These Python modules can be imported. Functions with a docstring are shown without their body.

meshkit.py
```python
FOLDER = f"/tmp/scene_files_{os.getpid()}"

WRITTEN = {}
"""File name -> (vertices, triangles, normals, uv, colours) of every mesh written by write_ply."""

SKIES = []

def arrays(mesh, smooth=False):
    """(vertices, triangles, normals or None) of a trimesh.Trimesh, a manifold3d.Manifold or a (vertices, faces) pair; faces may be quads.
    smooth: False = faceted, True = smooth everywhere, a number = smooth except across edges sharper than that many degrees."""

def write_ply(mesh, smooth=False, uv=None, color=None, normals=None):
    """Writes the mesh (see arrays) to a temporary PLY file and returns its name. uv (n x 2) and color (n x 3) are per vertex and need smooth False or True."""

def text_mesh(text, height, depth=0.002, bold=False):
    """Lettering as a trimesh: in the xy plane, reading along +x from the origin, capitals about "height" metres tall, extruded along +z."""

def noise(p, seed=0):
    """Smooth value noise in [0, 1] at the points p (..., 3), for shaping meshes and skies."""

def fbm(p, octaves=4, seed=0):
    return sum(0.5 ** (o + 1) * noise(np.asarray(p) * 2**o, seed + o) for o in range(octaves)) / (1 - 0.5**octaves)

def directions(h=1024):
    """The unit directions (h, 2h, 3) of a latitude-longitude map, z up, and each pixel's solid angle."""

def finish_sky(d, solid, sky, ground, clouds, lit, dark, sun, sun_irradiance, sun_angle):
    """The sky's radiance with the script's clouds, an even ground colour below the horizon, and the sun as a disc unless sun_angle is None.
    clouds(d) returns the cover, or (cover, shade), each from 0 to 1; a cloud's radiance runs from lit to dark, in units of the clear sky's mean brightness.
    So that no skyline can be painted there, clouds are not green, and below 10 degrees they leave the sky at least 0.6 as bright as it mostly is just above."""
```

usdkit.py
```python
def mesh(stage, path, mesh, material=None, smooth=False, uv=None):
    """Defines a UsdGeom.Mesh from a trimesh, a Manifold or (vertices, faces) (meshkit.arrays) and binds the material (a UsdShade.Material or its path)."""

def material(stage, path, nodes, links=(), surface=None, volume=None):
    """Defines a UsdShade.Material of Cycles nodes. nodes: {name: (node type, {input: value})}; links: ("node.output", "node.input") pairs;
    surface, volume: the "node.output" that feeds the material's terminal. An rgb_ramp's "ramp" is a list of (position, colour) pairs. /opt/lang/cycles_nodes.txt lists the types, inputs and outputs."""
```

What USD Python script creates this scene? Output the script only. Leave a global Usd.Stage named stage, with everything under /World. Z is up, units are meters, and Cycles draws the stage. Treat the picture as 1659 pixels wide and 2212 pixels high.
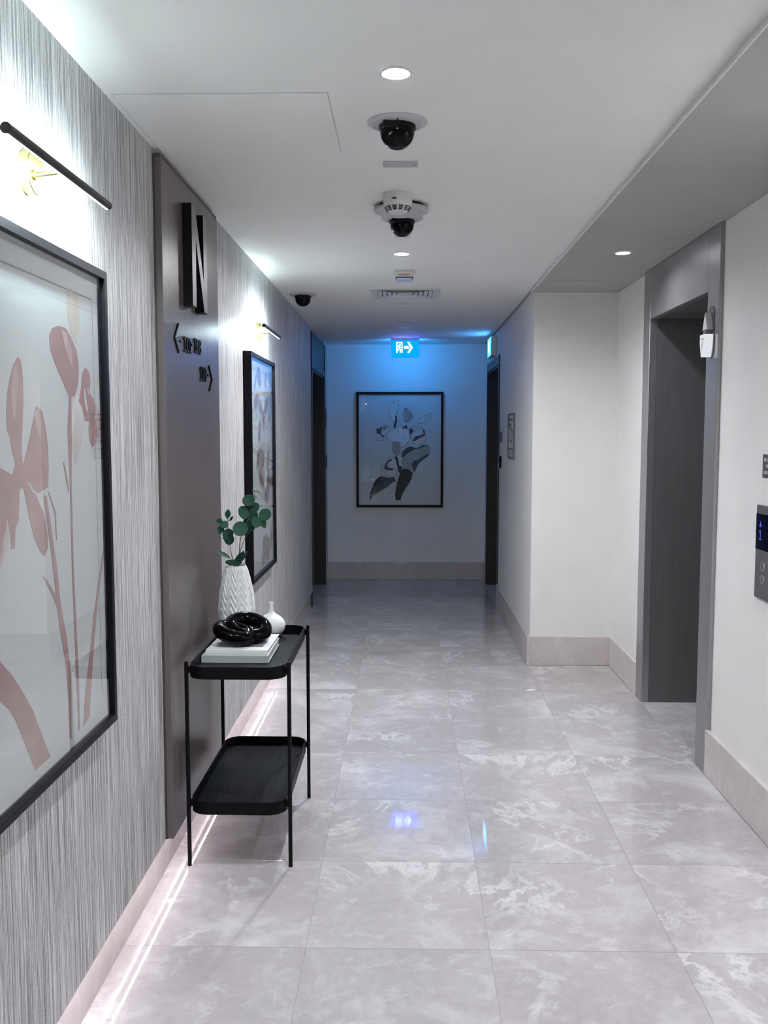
import math, random, numpy as np, trimesh, usdkit, meshkit
from pxr import Usd, UsdGeom, Gf, Sdf
from shapely.geometry import Polygon, LineString, box as sbox
from shapely import affinity

stage = Usd.Stage.CreateInMemory()
UsdGeom.SetStageUpAxis(stage, 'Z'); UsdGeom.SetStageMetersPerUnit(stage, 1.0)
UsdGeom.Xform.Define(stage, '/World'); UsdGeom.Scope.Define(stage, '/World/Looks')
random.seed(7); RNG = np.random.default_rng(7)
PI = math.pi

# ---------------------------------------------------------------- camera
# a phone held at 1.65 m, turned 1.4 degrees to the left of the corridor axis and pitched 4.8 degrees down; 2000 px focal length on 1659 px
F_PX, W_PX, CX, CY, VX, VY, CAM_H = 2000.0, 1659.0, 829.5, 1106.0, 877.0, 938.0, 1.65
cam = UsdGeom.Camera.Define(stage, '/World/camera')
d = np.array([VX - CX, CY - VY, F_PX]); d /= np.linalg.norm(d)
u = np.array([0, F_PX, -(CY - VY)]); u /= np.linalg.norm(u); u -= d * (u @ d); u /= np.linalg.norm(u)
r = np.cross(u, d); r = r if r[0] > 0 else -r
Rw = np.stack([r, d, u])                      # rows: world x, y, z in camera axes (right, up, forward)
right, up, fwd = Rw[:, 0], Rw[:, 1], Rw[:, 2]
M = Gf.Matrix4d(*[float(x) for x in (*right, 0, *up, 0, *(-fwd), 0, 0, 0, CAM_H, 1)])
cam.AddTransformOp().Set(M)
cam.CreateHorizontalApertureAttr(36.0); cam.CreateFocalLengthAttr(36.0 * F_PX / W_PX)
cam.CreateClippingRangeAttr((0.05, 100.0))
EXPOSURE = 1.52
cam.CreateExposureAttr(EXPOSURE)
# lamp strengths (radiance of the glowing faces)
L_DOWN, L_PICTURE, L_COVE, L_EXIT_BACK, L_EXIT_FRONT, L_EXIT_SIDE = 690.0, 182.0, 19.0, 10.5, 2.2, 4.0
L_DOWN_LOBBY, L_DOWN_MID, L_DOWN_SIDE = 260.0, 1330.0, 740.0
C_DOWN, C_PICTURE, C_COVE, C_EXIT = (0.96, 0.97, 1.0), (0.79, 0.98, 1.0), (1.0, 0.88, 0.92), (0.015, 0.33, 1.0)

# ---------------------------------------------------------------- materials
MATS = {}
def mat(name, nodes, links=(), surface='p.BSDF'):
    MATS[name] = usdkit.material(stage, '/World/Looks/' + name, nodes, links, surface)
    return MATS[name]
def plain(name, color, rough=0.5, metal=0.0, spec=0.5, **k):
    return mat(name, {'p': ('principled_bsdf', {'base_color': color, 'roughness': rough, 'metallic': metal, 'specular_ior_level': spec, **k})})
def glow(name, color, strength):
    return mat(name, {'e': ('emission', {'color': color, 'strength': strength})}, surface='e.emission')

def noisy(name, c1, c2, scale, rough=0.5, bump=0.0, stretch=(1, 1, 1), metal=0.0, detail=4, spec=0.5, lo=0.3, hi=0.7, dist=0.02, coat=0.0):
    n = {'g': ('geometry', {}), 'm': ('mapping', {'scale': stretch}), 'n': ('noise_texture', {'scale': scale, 'detail': detail}),
         'r': ('rgb_ramp', {'ramp': [(lo, c1), (hi, c2)]}),
         'p': ('principled_bsdf', {'roughness': rough, 'metallic': metal, 'specular_ior_level': spec, 'coat_weight': coat})}
    l = [('g.position', 'm.vector'), ('m.vector', 'n.vector'), ('n.fac', 'r.fac'), ('r.color', 'p.base_color')]
    if bump:
        n['b'] = ('bump', {'strength': bump, 'distance': dist}); l += [('n.fac', 'b.height'), ('b.normal', 'p.normal')]
    return mat(name, n, l)

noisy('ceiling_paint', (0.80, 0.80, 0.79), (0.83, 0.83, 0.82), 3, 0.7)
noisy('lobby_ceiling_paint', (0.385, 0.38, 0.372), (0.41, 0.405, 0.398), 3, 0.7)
noisy('wall_paint', (0.755, 0.745, 0.735), (0.785, 0.775, 0.765), 4, 0.55, bump=0.03, dist=0.002)
# woven wallpaper: upright threads, light and dark, of uneven length
mat('wallpaper', {
    'g': ('geometry', {}),
    'm1': ('mapping', {'scale': (210, 210, 2.2)}), 'n1': ('noise_texture', {'scale': 1, 'detail': 2, 'roughness': 0.45}),
    'm2': ('mapping', {'scale': (90, 90, 14)}), 'n2': ('noise_texture', {'scale': 1, 'detail': 2}),
    'm3': ('mapping', {'scale': (420, 420, 160)}), 'n3': ('noise_texture', {'scale': 1, 'detail': 2}),
    'a': ('math', {'math_type': 'multiply_add', 'value2': 0.22}), 'a2': ('math', {'math_type': 'multiply_add', 'value2': 0.28}),
    'q': ('map_range', {'from_min': 0.56, 'from_max': 0.95, 'to_min': 0.0, 'to_max': 1.0, 'clamp': True}),
    'r': ('rgb_ramp', {'ramp': [(0.0, (0.17, 0.166, 0.168)), (0.38, (0.38, 0.375, 0.38)), (0.6, (0.53, 0.525, 0.53)), (1.0, (0.78, 0.775, 0.78))]}),
    'b': ('bump', {'strength': 0.35, 'distance': 0.003}),
    'p': ('principled_bsdf', {'roughness': 0.5, 'specular_ior_level': 0.4})},
    [('g.position', 'm1.vector'), ('m1.vector', 'n1.vector'), ('g.position', 'm2.vector'), ('m2.vector', 'n2.vector'), ('g.position', 'm3.vector'), ('m3.vector', 'n3.vector'),
     ('n2.fac', 'a.value1'), ('n1.fac', 'a.value3'), ('n3.fac', 'a2.value1'), ('a.value', 'a2.value3'), ('a2.value', 'q.value'), ('q.result', 'r.fac'), ('r.color', 'p.base_color'), ('a2.value', 'b.height'), ('b.normal', 'p.normal')])

def marble(name, base, cloud, vein, rough, vary=True, spec=0.5):
    n = {'g': ('geometry', {}), 'o': ('object_info', {}), 'k': ('math', {'math_type': 'multiply', 'value2': 37.0}), 'k2': ('math', {'math_type': 'multiply', 'value2': 91.0}),
         'c': ('combine_xyz', {}), 'm': ('mapping', {}),
         'n1': ('noise_texture', {'scale': 2.2, 'detail': 6, 'roughness': 0.62, 'distortion': 0.6}),
         'r1': ('rgb_ramp', {'ramp': [(0.36, tuple(x * 0.93 for x in base)), (0.52, base), (0.68, cloud)]}),
         'n2': ('noise_texture', {'scale': 1.9, 'detail': 9, 'roughness': 0.66, 'distortion': 0.5}),
         's2': ('math', {'math_type': 'subtract', 'value2': 0.5}), 'b2': ('math', {'math_type': 'absolute'}),
         'v2': ('map_range', {'from_min': 0.0, 'from_max': 0.03, 'to_min': 0.65, 'to_max': 0.0, 'clamp': True}),
         'n3': ('noise_texture', {'scale': 1.7, 'detail': 3}), 'v3': ('map_range', {'from_min': 0.50, 'from_max': 0.64, 'to_min': 0.0, 'to_max': 1.0, 'clamp': True}),
         'n5': ('noise_texture', {'scale': 9.0, 'detail': 8, 'roughness': 0.7, 'distortion': 0.8}), 'v5': ('map_range', {'from_min': 0.54, 'from_max': 0.70, 'to_min': 0.0, 'to_max': 0.8, 'clamp': True}),
         'x': ('math', {'math_type': 'multiply'}), 'mx': ('mix_color', {'b': vein}), 'mx2': ('mix_color', {'b': cloud}),
         'n4': ('noise_texture', {'scale': 26, 'detail': 4, 'roughness': 0.7}), 'v4': ('map_range', {'from_min': 0.3, 'from_max': 0.7, 'to_min': 0.93, 'to_max': 1.05, 'clamp': True}),
         't': ('map_range', {'from_min': 0.0, 'from_max': 1.0, 'to_min': 0.93, 'to_max': 1.05}), 'tt': ('math', {'math_type': 'multiply'}),
         'h': ('hsv', {}),
         'p': ('principled_bsdf', {'roughness': rough, 'specular_ior_level': spec})}
    l = [('o.random', 'k.value1'), ('o.random', 'k2.value1'), ('k.value', 'c.x'), ('k2.value', 'c.y'), ('c.vector', 'm.location'), ('g.position', 'm.vector'),
         ('m.vector', 'n1.vector'), ('m.vector', 'n2.vector'), ('m.vector', 'n3.vector'), ('m.vector', 'n4.vector'), ('m.vector', 'n5.vector'),
         ('n1.fac', 'r1.fac'), ('n2.fac', 's2.value1'), ('s2.value', 'b2.value1'), ('b2.value', 'v2.value'), ('n3.fac', 'v3.value'), ('v2.result', 'x.value1'), ('v3.result', 'x.value2'),
         ('n5.fac', 'v5.value'), ('v5.result', 'mx2.fac'), ('r1.color', 'mx2.a'), ('mx2.result', 'mx.a'), ('x.value', 'mx.fac'),
         ('n4.fac', 'v4.value'), ('o.random', 't.value'), ('v4.result', 'tt.value1'), ('t.result', 'tt.value2'), ('tt.value', 'h.value'), ('mx.result', 'h.color'), ('h.color', 'p.base_color')]
    return mat(name, n, l)
marble('floor_marble', (0.44, 0.41, 0.42), (0.56, 0.54, 0.56), (0.74, 0.74, 0.76), 0.035)
marble('skirting_marble', (0.58, 0.525, 0.51), (0.66, 0.61, 0.595), (0.74, 0.70, 0.69), 0.22)
plain('grout', (0.33, 0.32, 0.33), 0.8)
noisy('taupe_panel', (0.112, 0.090, 0.092), (0.133, 0.110, 0.111), 1.0, 0.32, stretch=(60, 60, 1.5), spec=0.55)
plain('dark_edge', (0.055, 0.044, 0.046), 0.5)
noisy('black_wood', (0.006, 0.006, 0.007), (0.019, 0.019, 0.022), 2.0, 0.42, stretch=(28, 2.2, 8), bump=0.12, dist=0.002, spec=0.1)
plain('black_rim', (0.004, 0.004, 0.005), 0.45, 0.0, 0.1)
plain('black_metal', (0.006, 0.006, 0.007), 0.38, 0.0, 0.12)
plain('black_frame', (0.005, 0.005, 0.008), 0.42, 0.0, 0.15)
plain('black_gloss', (0.0015, 0.0015, 0.002), 0.08, 0.0, 0.11)
plain('black_letter', (0.006, 0.006, 0.007), 0.4, 0.0, 0.15)
plain('letter_face', (0.20, 0.195, 0.195), 0.38, 0.5)
noisy('lift_steel', (0.36, 0.36, 0.37), (0.40, 0.40, 0.41), 1.0, 0.36, stretch=(120, 120, 2.0), metal=0.8)
noisy('reveal_steel', (0.125, 0.125, 0.13), (0.14, 0.14, 0.145), 1.0, 0.5, stretch=(60, 60, 2.0), metal=0.3)
noisy('panel_steel', (0.16, 0.16, 0.17), (0.19, 0.19, 0.20), 1.0, 0.40, stretch=(2, 2, 120), metal=0.6)
noisy('door_veneer', (0.026, 0.020, 0.021), (0.038, 0.029, 0.030), 1.0, 0.45, stretch=(40, 40, 1.6))
plain('door_architrave', (0.036, 0.031, 0.033), 0.42)
plain('brass', (0.27, 0.235, 0.10), 0.35, 1.0)
plain('bronze_tube', (0.030, 0.028, 0.026), 0.42, 0.4)
plain('white_plastic', (0.72, 0.72, 0.71), 0.4)
plain('grey_plastic', (0.50, 0.50, 0.51), 0.45)
plain('dark_slot', (0.015, 0.015, 0.016), 0.6)
plain('vent_metal', (0.66, 0.66, 0.65), 0.45)
plain('smoked_dome', (0.002, 0.002, 0.003), 0.05, 0.0, 0.12)
plain('lens_black', (0.02, 0.02, 0.024), 0.2)
plain('red_print', (0.42, 0.20, 0.24), 0.6)
plain('chrome', (0.75, 0.75, 0.76), 0.2, 1.0)
plain('sheet_white', (0.56, 0.57, 0.58), 0.75)
plain('sheet_bright', (0.68, 0.69, 0.70), 0.75)
plain('sheet_grey', (0.46, 0.47, 0.48), 0.75)
plain('mount_line', (0.22, 0.22, 0.23), 0.7)
noisy('print_rose', (0.33, 0.195, 0.195), (0.41, 0.255, 0.25), 7, 0.75, lo=0.35, hi=0.65)
noisy('print_wash', (0.40, 0.255, 0.255), (0.56, 0.44, 0.44), 18, 0.75, stretch=(1, 1, 0.3), lo=0.4, hi=0.65)
noisy('print_pale', (0.47, 0.38, 0.385), (0.66, 0.62, 0.625), 14, 0.75, stretch=(1, 1, 0.35), lo=0.4, hi=0.62)
noisy('print_tan', (0.50, 0.41, 0.35), (0.60, 0.55, 0.52), 16, 0.75, stretch=(1, 1, 0.3))
noisy('print_taupe', (0.20, 0.145, 0.145), (0.32, 0.25, 0.25), 8, 0.75)
noisy('print_leaf', (0.035, 0.055, 0.052), (0.09, 0.12, 0.115), 9, 0.75)
noisy('print_outline', (0.16, 0.15, 0.15), (0.36, 0.34, 0.33), 18, 0.75)
plain('print_dark', (0.012, 0.018, 0.018), 0.75)
noisy('print_green', (0.36, 0.39, 0.38), (0.46, 0.48, 0.47), 7, 0.75)
noisy('print_petal', (0.62, 0.58, 0.57), (0.86, 0.84, 0.83), 14, 0.75)
noisy('print_white', (0.80, 0.79, 0.80), (0.92, 0.92, 0.93), 16, 0.75)
noisy('print_olive', (0.32, 0.32, 0.27), (0.48, 0.47, 0.42), 12, 0.75)
noisy('print_plum', (0.07, 0.035, 0.05), (0.20, 0.12, 0.14), 20, 0.75)
noisy('ceramic_white', (0.78, 0.78, 0.79), (0.82, 0.82, 0.82), 3, 0.42)
plain('ceramic_matte', (0.80, 0.81, 0.81), 0.55)
noisy('book_white', (0.74, 0.75, 0.77), (0.78, 0.79, 0.80), 10, 0.5)
noisy('book_grey', (0.40, 0.44, 0.45), (0.44, 0.48, 0.49), 10, 0.55)
noisy('book_pages', (0.62, 0.62, 0.62), (0.78, 0.78, 0.77), 1, 0.8, stretch=(3, 3, 900))
noisy('cover_photo', (0.10, 0.095, 0.105), (0.34, 0.32, 0.34), 22, 0.5)
mat('leaf_green', {'g': ('geometry', {}), 'o': ('object_info', {}), 'n': ('noise_texture', {'scale': 30, 'detail': 3}),
    'mx': ('math', {'math_type': 'multiply_add', 'value2': 0.5}), 'r': ('rgb_ramp', {'ramp': [(0.2, (0.008, 0.042, 0.026)), (0.6, (0.015, 0.068, 0.042)), (1.0, (0.030, 0.105, 0.066))]}),
    'p': ('principled_bsdf', {'roughness': 0.55, 'specular_ior_level': 0.25}), 't': ('translucent_bsdf', {'color': (0.03, 0.12, 0.07)}), 'm': ('mix_closure', {'fac': 0.1})},
    [('g.position', 'n.vector'), ('n.fac', 'mx.value1'), ('o.random', 'mx.value3'), ('mx.value', 'r.fac'), ('r.color', 'p.base_color'), ('p.BSDF', 'm.closure1'), ('t.BSDF', 'm.closure2')], 'm.closure')
plain('stem_brown', (0.10, 0.085, 0.07), 0.6)
plain('display_glass', (0.004, 0.005, 0.02), 0.08)
glow('display_glyph', (0.10, 0.12, 0.55), 0.4)
plain('sign_dark', (0.055, 0.055, 0.058), 0.5)
plain('sign_text', (0.75, 0.75, 0.75), 0.6)
plain('plan_green', (0.10, 0.15, 0.135), 0.6)
plain('plan_grey', (0.11, 0.12, 0.125), 0.6)
# picture glass: clear, with a mirror sheen that grows to the edge-on view
mat('picture_glass', {'q': ('geometry', {}), 'i': ('map_range', {'from_min': 0.0, 'from_max': 1.0, 'to_min': 1.38, 'to_max': 1 / 1.38}), 'f': ('fresnel', {}), 't': ('transparent_bsdf', {'color': (0.97, 0.98, 0.98)}), 'g': ('glossy_bsdf', {'color': (1, 1, 1), 'roughness': 0.0}), 'm': ('mix_closure', {})},
    [('q.backfacing', 'i.value'), ('i.result', 'f.IOR'), ('f.fac', 'm.fac'), ('t.BSDF', 'm.closure1'), ('g.BSDF', 'm.closure2')], 'm.closure')
glow('lamp_down', C_DOWN, L_DOWN); glow('lamp_down_lobby', C_DOWN, L_DOWN_LOBBY); glow('lamp_down_side', C_DOWN, L_DOWN_SIDE); glow('lamp_down_mid', C_DOWN, L_DOWN_MID); glow('lamp_picture', C_PICTURE, L_PICTURE); glow('lamp_cove', C_COVE, L_COVE)
glow('exit_back', C_EXIT, L_EXIT_BACK); glow('exit_front', (0.0, 0.07, 1.0), L_EXIT_FRONT); glow('exit_side', C_EXIT, L_EXIT_SIDE)
glow('exit_glyph', (0.75, 0.95, 1.0), 1.6)
glow('lantern_white', (0.92, 0.95, 1.0), 0.28)

# ---------------------------------------------------------------- helpers
COUNT = {}
def path_for(name, parent):
    base = str(parent.GetPath()) if parent else '/World'
    k = COUNT.get((base, name), 0); COUNT[(base, name)] = k + 1
    return base + '/' + (name if k == 0 else f'{name}_{k:03d}')
def tag(p, label=None, cat=None, group=None, kind=None):
    for k, v in (('label', label), ('category', cat), ('group', group), ('kind', kind)):
        if v: p.SetCustomDataByKey(k, v)
    return p
def thing(name, label, cat, loc=(0, 0, 0), rz=0, group=None, kind=None):
    x = UsdGeom.Xform.Define(stage, path_for(name, None)); x.AddTranslateOp().Set(Gf.Vec3d(*map(float, loc)))
    if rz: x.AddRotateZOp().Set(float(rz))
    return tag(x.GetPrim(), label, cat, group, kind)
def obj(name, mesh, m, parent=None, smooth=False, label=None, cat=None, group=None, kind=None, sub=None):
    q = usdkit.mesh(stage, path_for(name, parent), mesh, MATS[m], smooth=smooth).GetPrim()
    return tag(q, label, cat, group, kind)
def dup(src, loc, label, group=None, rz=0):
    was = src.GetCustomData()
    x = UsdGeom.Xform.Define(stage, path_for(src.GetName().rstrip('0123456789').rstrip('_'), None)); p = x.GetPrim()
    p.GetReferences().AddInternalReference(src.GetPath())
    x.ClearXformOpOrder(); x.AddTranslateOp().Set(Gf.Vec3d(*map(float, loc)))
    if rz: x.AddRotateZOp().Set(float(rz))
    p.SetInstanceable(True)
    return tag(p, label, was['category'], group or was.get('group'))
cat_ = trimesh.util.concatenate
def bx(x0, x1, y0, y1, z0, z1):
    m = trimesh.creation.box([x1 - x0, y1 - y0, z1 - z0]); m.apply_translation([(x0 + x1) / 2, (y0 + y1) / 2, (z0 + z1) / 2]); return m
def cbox(x0, x1, y0, y1, z0, z1, c=0.002):
    P = []
    for a, b, e in np.ndindex(2, 2, 2):
        X, Y, Z = (x0, x1)[a], (y0, y1)[b], (z0, z1)[e]; sx, sy, sz = (1, -1)[a] * c, (1, -1)[b] * c, (1, -1)[e] * c
        P += [(X + sx, Y + sy, Z), (X + sx, Y, Z + sz), (X, Y + sy, Z + sz)]
    return trimesh.convex.convex_hull(np.array(P))
def lathe(prof, n=48, loc=(0, 0, 0)):
    """surface of revolution about z of (r, z) pairs, listed upwards or along the outline"""
    prof = np.array(prof, float); a = np.linspace(0, 2 * PI, n, endpoint=False)
    v = np.stack([np.outer(prof[:, 0], np.cos(a)), np.outer(prof[:, 0], np.sin(a)), np.repeat(prof[:, 1:], n, 1)], -1).reshape(-1, 3)
    f = []
    for i in range(len(prof) - 1):
        for j in range(n):
            k = (j + 1) % n; p, q, s, t = i * n + j, i * n + k, (i + 1) * n + k, (i + 1) * n + j
            f += [(p, q, s), (p, s, t)]
    m = trimesh.Trimesh(v, f, process=False); m.merge_vertices(); m.update_faces(m.nondegenerate_faces()); m.fix_normals(); m.apply_translation(loc); return m
def cyl(r, a, b, n=24):
    return trimesh.creation.cylinder(r, segment=[a, b], sections=n)
def tube(pts, rad, n=10, closed=False):
    pts = np.asarray(pts, float); N = len(pts); rad = np.broadcast_to(rad, (N,))
    T = (np.roll(pts, -1, 0) - np.roll(pts, 1, 0)) if closed else np.gradient(pts, axis=0)
    T /= np.linalg.norm(T, axis=1, keepdims=True)
    ref = np.array([0.13, 0.37, 0.92]); rings = []; nrm = np.cross(T[0], ref); nrm /= np.linalg.norm(nrm)
    for i in range(N):
        nrm = nrm - T[i] * (nrm @ T[i]); nrm /= np.linalg.norm(nrm); b = np.cross(T[i], nrm)
        a = np.linspace(0, 2 * PI, n, endpoint=False)
        rings.append(pts[i] + rad[i] * (np.outer(np.cos(a), nrm) + np.outer(np.sin(a), b)))
    v = np.concatenate(rings); f = []
    for i in range(N if closed else N - 1):
        for j in range(n):
            k = (j + 1) % n; i2 = (i + 1) % N; p, q, s, t = i * n + j, i * n + k, i2 * n + k, i2 * n + j
            f += [(p, q, s), (p, s, t)]
    if not closed:
        v = np.vstack([v, pts[0], pts[-1]])
        for j in range(n):
            k = (j + 1) % n; f += [(N * n, k, j), (N * n + 1, (N - 1) * n + j, (N - 1) * n + k)]
    m = trimesh.Trimesh(v, f, process=False); m.fix_normals(); return m
def prism(poly, depth):
    g = poly if hasattr(poly, 'geoms') or hasattr(poly, 'exterior') else Polygon(poly)
    g = g.buffer(0)
    return cat_([trimesh.creation.extrude_polygon(p, depth, engine='earcut') for p in getattr(g, 'geoms', [g])])
# local (u, v, w) to world for things on walls: the left wall is seen with +y to the right, its face points to +x
def on_left(m, x):   # u -> +y, v -> z, w -> +x
    m = m.copy(); v = m.vertices.copy(); m.vertices = np.stack([x + v[:, 2], v[:, 0], v[:, 1]], 1); return m
def on_right(m, x):  # u -> -y, v -> z, w -> -x
    m = m.copy(); v = m.vertices.copy(); m.vertices = np.stack([x - v[:, 2], -v[:, 0], v[:, 1]], 1); return m
def on_back(m, y):   # u -> x, v -> z, w -> -y
    m = m.copy(); v = m.vertices.copy(); m.vertices = np.stack([v[:, 0], y - v[:, 2], v[:, 1]], 1); return m
def rrect(x0, x1, y0, y1, r, n=8):
    return sbox(x0 + r, y0 + r, x1 - r, y1 - r).buffer(r, quad_segs=n)
def text(s, h, depth=0.0006, squash=1.0, bold=False, center=True):
    m = meshkit.text_mesh(s, h, depth, bold); b = m.bounds
    m.apply_translation([-(b[0][0] + b[1][0]) / 2 if center else -b[0][0], -(b[0][1] + b[1][1]) / 2, 0]); m.apply_scale([squash, 1, 1]); return m
def move(m, x=0, y=0, z=0):
    m = m.copy(); m.apply_translation([x, y, z]); return m
ART1= {"rose":[[[2.069,1.823],[2.085,1.814],[2.093,1.777],[2.091,1.724],[2.082,1.668],[2.074,1.622],[2.075,1.581],[2.037,1.582],[2.022,1.612],[2.013,1.645],[1.999,1.66],[1.999,1.7],[2.007,1.74],[2.023,1.773],[2.043,1.803]],[[2.163,1.715],[2.197,1.706],[2.215,1.669],[2.228,1.616],[2.228,1.568],[2.221,1.523],[2.162,1.511],[2.101,1.534],[2.076,1.569],[2.093,1.603],[2.119,1.641],[2.141,1.68]],[[2.037,1.584],[2.079,1.586],[2.105,1.565],[2.106,1.532],[2.059,1.527],[2.04,1.507],[2.018,1.513],[1.998,1.525],[1.999,1.543],[2.021,1.549],[2.023,1.568]],[[2.019,1.524],[2.055,1.533],[2.051,1.499],[2.046,1.477],[2.025,1.438],[2.018,1.397],[2.002,1.399],[1.999,1.426],[2.012,1.458],[2.011,1.476],[1.999,1.485]],[[2.073,1.536],[2.111,1.537],[2.147,1.508],[2.193,1.453],[2.21,1.406],[2.207,1.374],[2.185,1.358],[2.161,1.372],[2.129,1.407],[2.104,1.457],[2.085,1.504]],[[2.314,1.919],[2.365,1.92],[2.405,1.899],[2.439,1.872],[2.455,1.834],[2.451,1.79],[2.437,1.767],[2.417,1.749],[2.381,1.745],[2.364,1.76],[2.343,1.777],[2.296,1.818],[2.261,1.856],[2.256,1.888],[2.276,1.908]],[[2.505,1.831],[2.537,1.818],[2.545,1.795],[2.533,1.763],[2.572,1.746],[2.584,1.719],[2.561,1.69],[2.527,1.685],[2.494,1.685],[2.477,1.716],[2.447,1.737],[2.469,1.773],[2.478,1.809]],[[2.527,1.69],[2.569,1.704],[2.587,1.667],[2.584,1.625],[2.548,1.615],[2.525,1.63],[2.518,1.662]],[[2.379,1.747],[2.394,1.748],[2.388,1.64],[2.378,1.51],[2.378,1.379],[2.377,1.286],[2.378,1.28],[2.384,1.168],[2.392,1.009],[2.39,0.873],[2.378,0.863],[2.375,0.968],[2.369,1.104],[2.365,1.238],[2.363,1.288],[2.366,1.446],[2.366,1.554],[2.36,1.661]],[[2.191,1.503],[2.209,1.504],[2.234,1.416],[2.259,1.33],[2.262,1.319],[2.279,1.227],[2.312,1.135],[2.336,1.024],[2.327,0.862],[2.315,0.866],[2.313,0.964],[2.299,1.077],[2.267,1.17],[2.251,1.249],[2.235,1.323],[2.215,1.408]],[[2.218,1.511],[2.224,1.511],[2.265,1.459],[2.268,1.387],[2.262,1.388],[2.258,1.455]],[[2.171,1.312],[2.201,1.295],[2.241,1.26],[2.262,1.23],[2.256,1.219],[2.229,1.253],[2.195,1.288]],[[2.648,1.39],[2.638,1.338],[2.607,1.283],[2.565,1.204],[2.539,1.137],[2.511,1.048],[2.492,0.982],[2.464,0.878],[2.414,0.865],[2.436,0.951],[2.477,1.042],[2.518,1.141],[2.56,1.228],[2.609,1.312],[2.631,1.363]],[[1.894,1.191],[1.939,1.155],[1.987,1.117],[2.045,1.058],[2.088,1.01],[2.123,0.955],[2.155,0.908],[2.183,0.865],[2.091,0.865],[2.061,0.912],[2.028,0.963],[1.996,1.012],[1.964,1.048],[1.932,1.072],[1.887,1.104]],[[2.324,1.579],[2.33,1.579],[2.352,1.533],[2.359,1.503],[2.355,1.503],[2.339,1.538]]],"pale":[[[1.939,1.464],[1.965,1.477],[2.0,1.506],[1.984,1.46],[1.994,1.422],[1.966,1.389],[1.939,1.36]],[[2.449,1.759],[2.477,1.716],[2.47,1.666],[2.457,1.626],[2.411,1.568],[2.394,1.61],[2.388,1.662],[2.395,1.705],[2.416,1.74]],[[2.579,1.742],[2.626,1.71],[2.645,1.672],[2.645,1.596],[2.598,1.63],[2.58,1.667],[2.566,1.704]],[[2.563,1.796],[2.591,1.809],[2.62,1.816],[2.625,1.786],[2.589,1.786]]],"tan":[[[2.379,2.023],[2.408,2.015],[2.417,2.027],[2.432,2.014],[2.456,2.015],[2.467,1.993],[2.473,1.954],[2.468,1.923],[2.44,1.885],[2.417,1.9],[2.395,1.932],[2.38,1.964],[2.383,1.998]],[[2.3,1.909],[2.319,1.907],[2.328,1.879],[2.331,1.842],[2.314,1.848],[2.302,1.876]]]}
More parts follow.
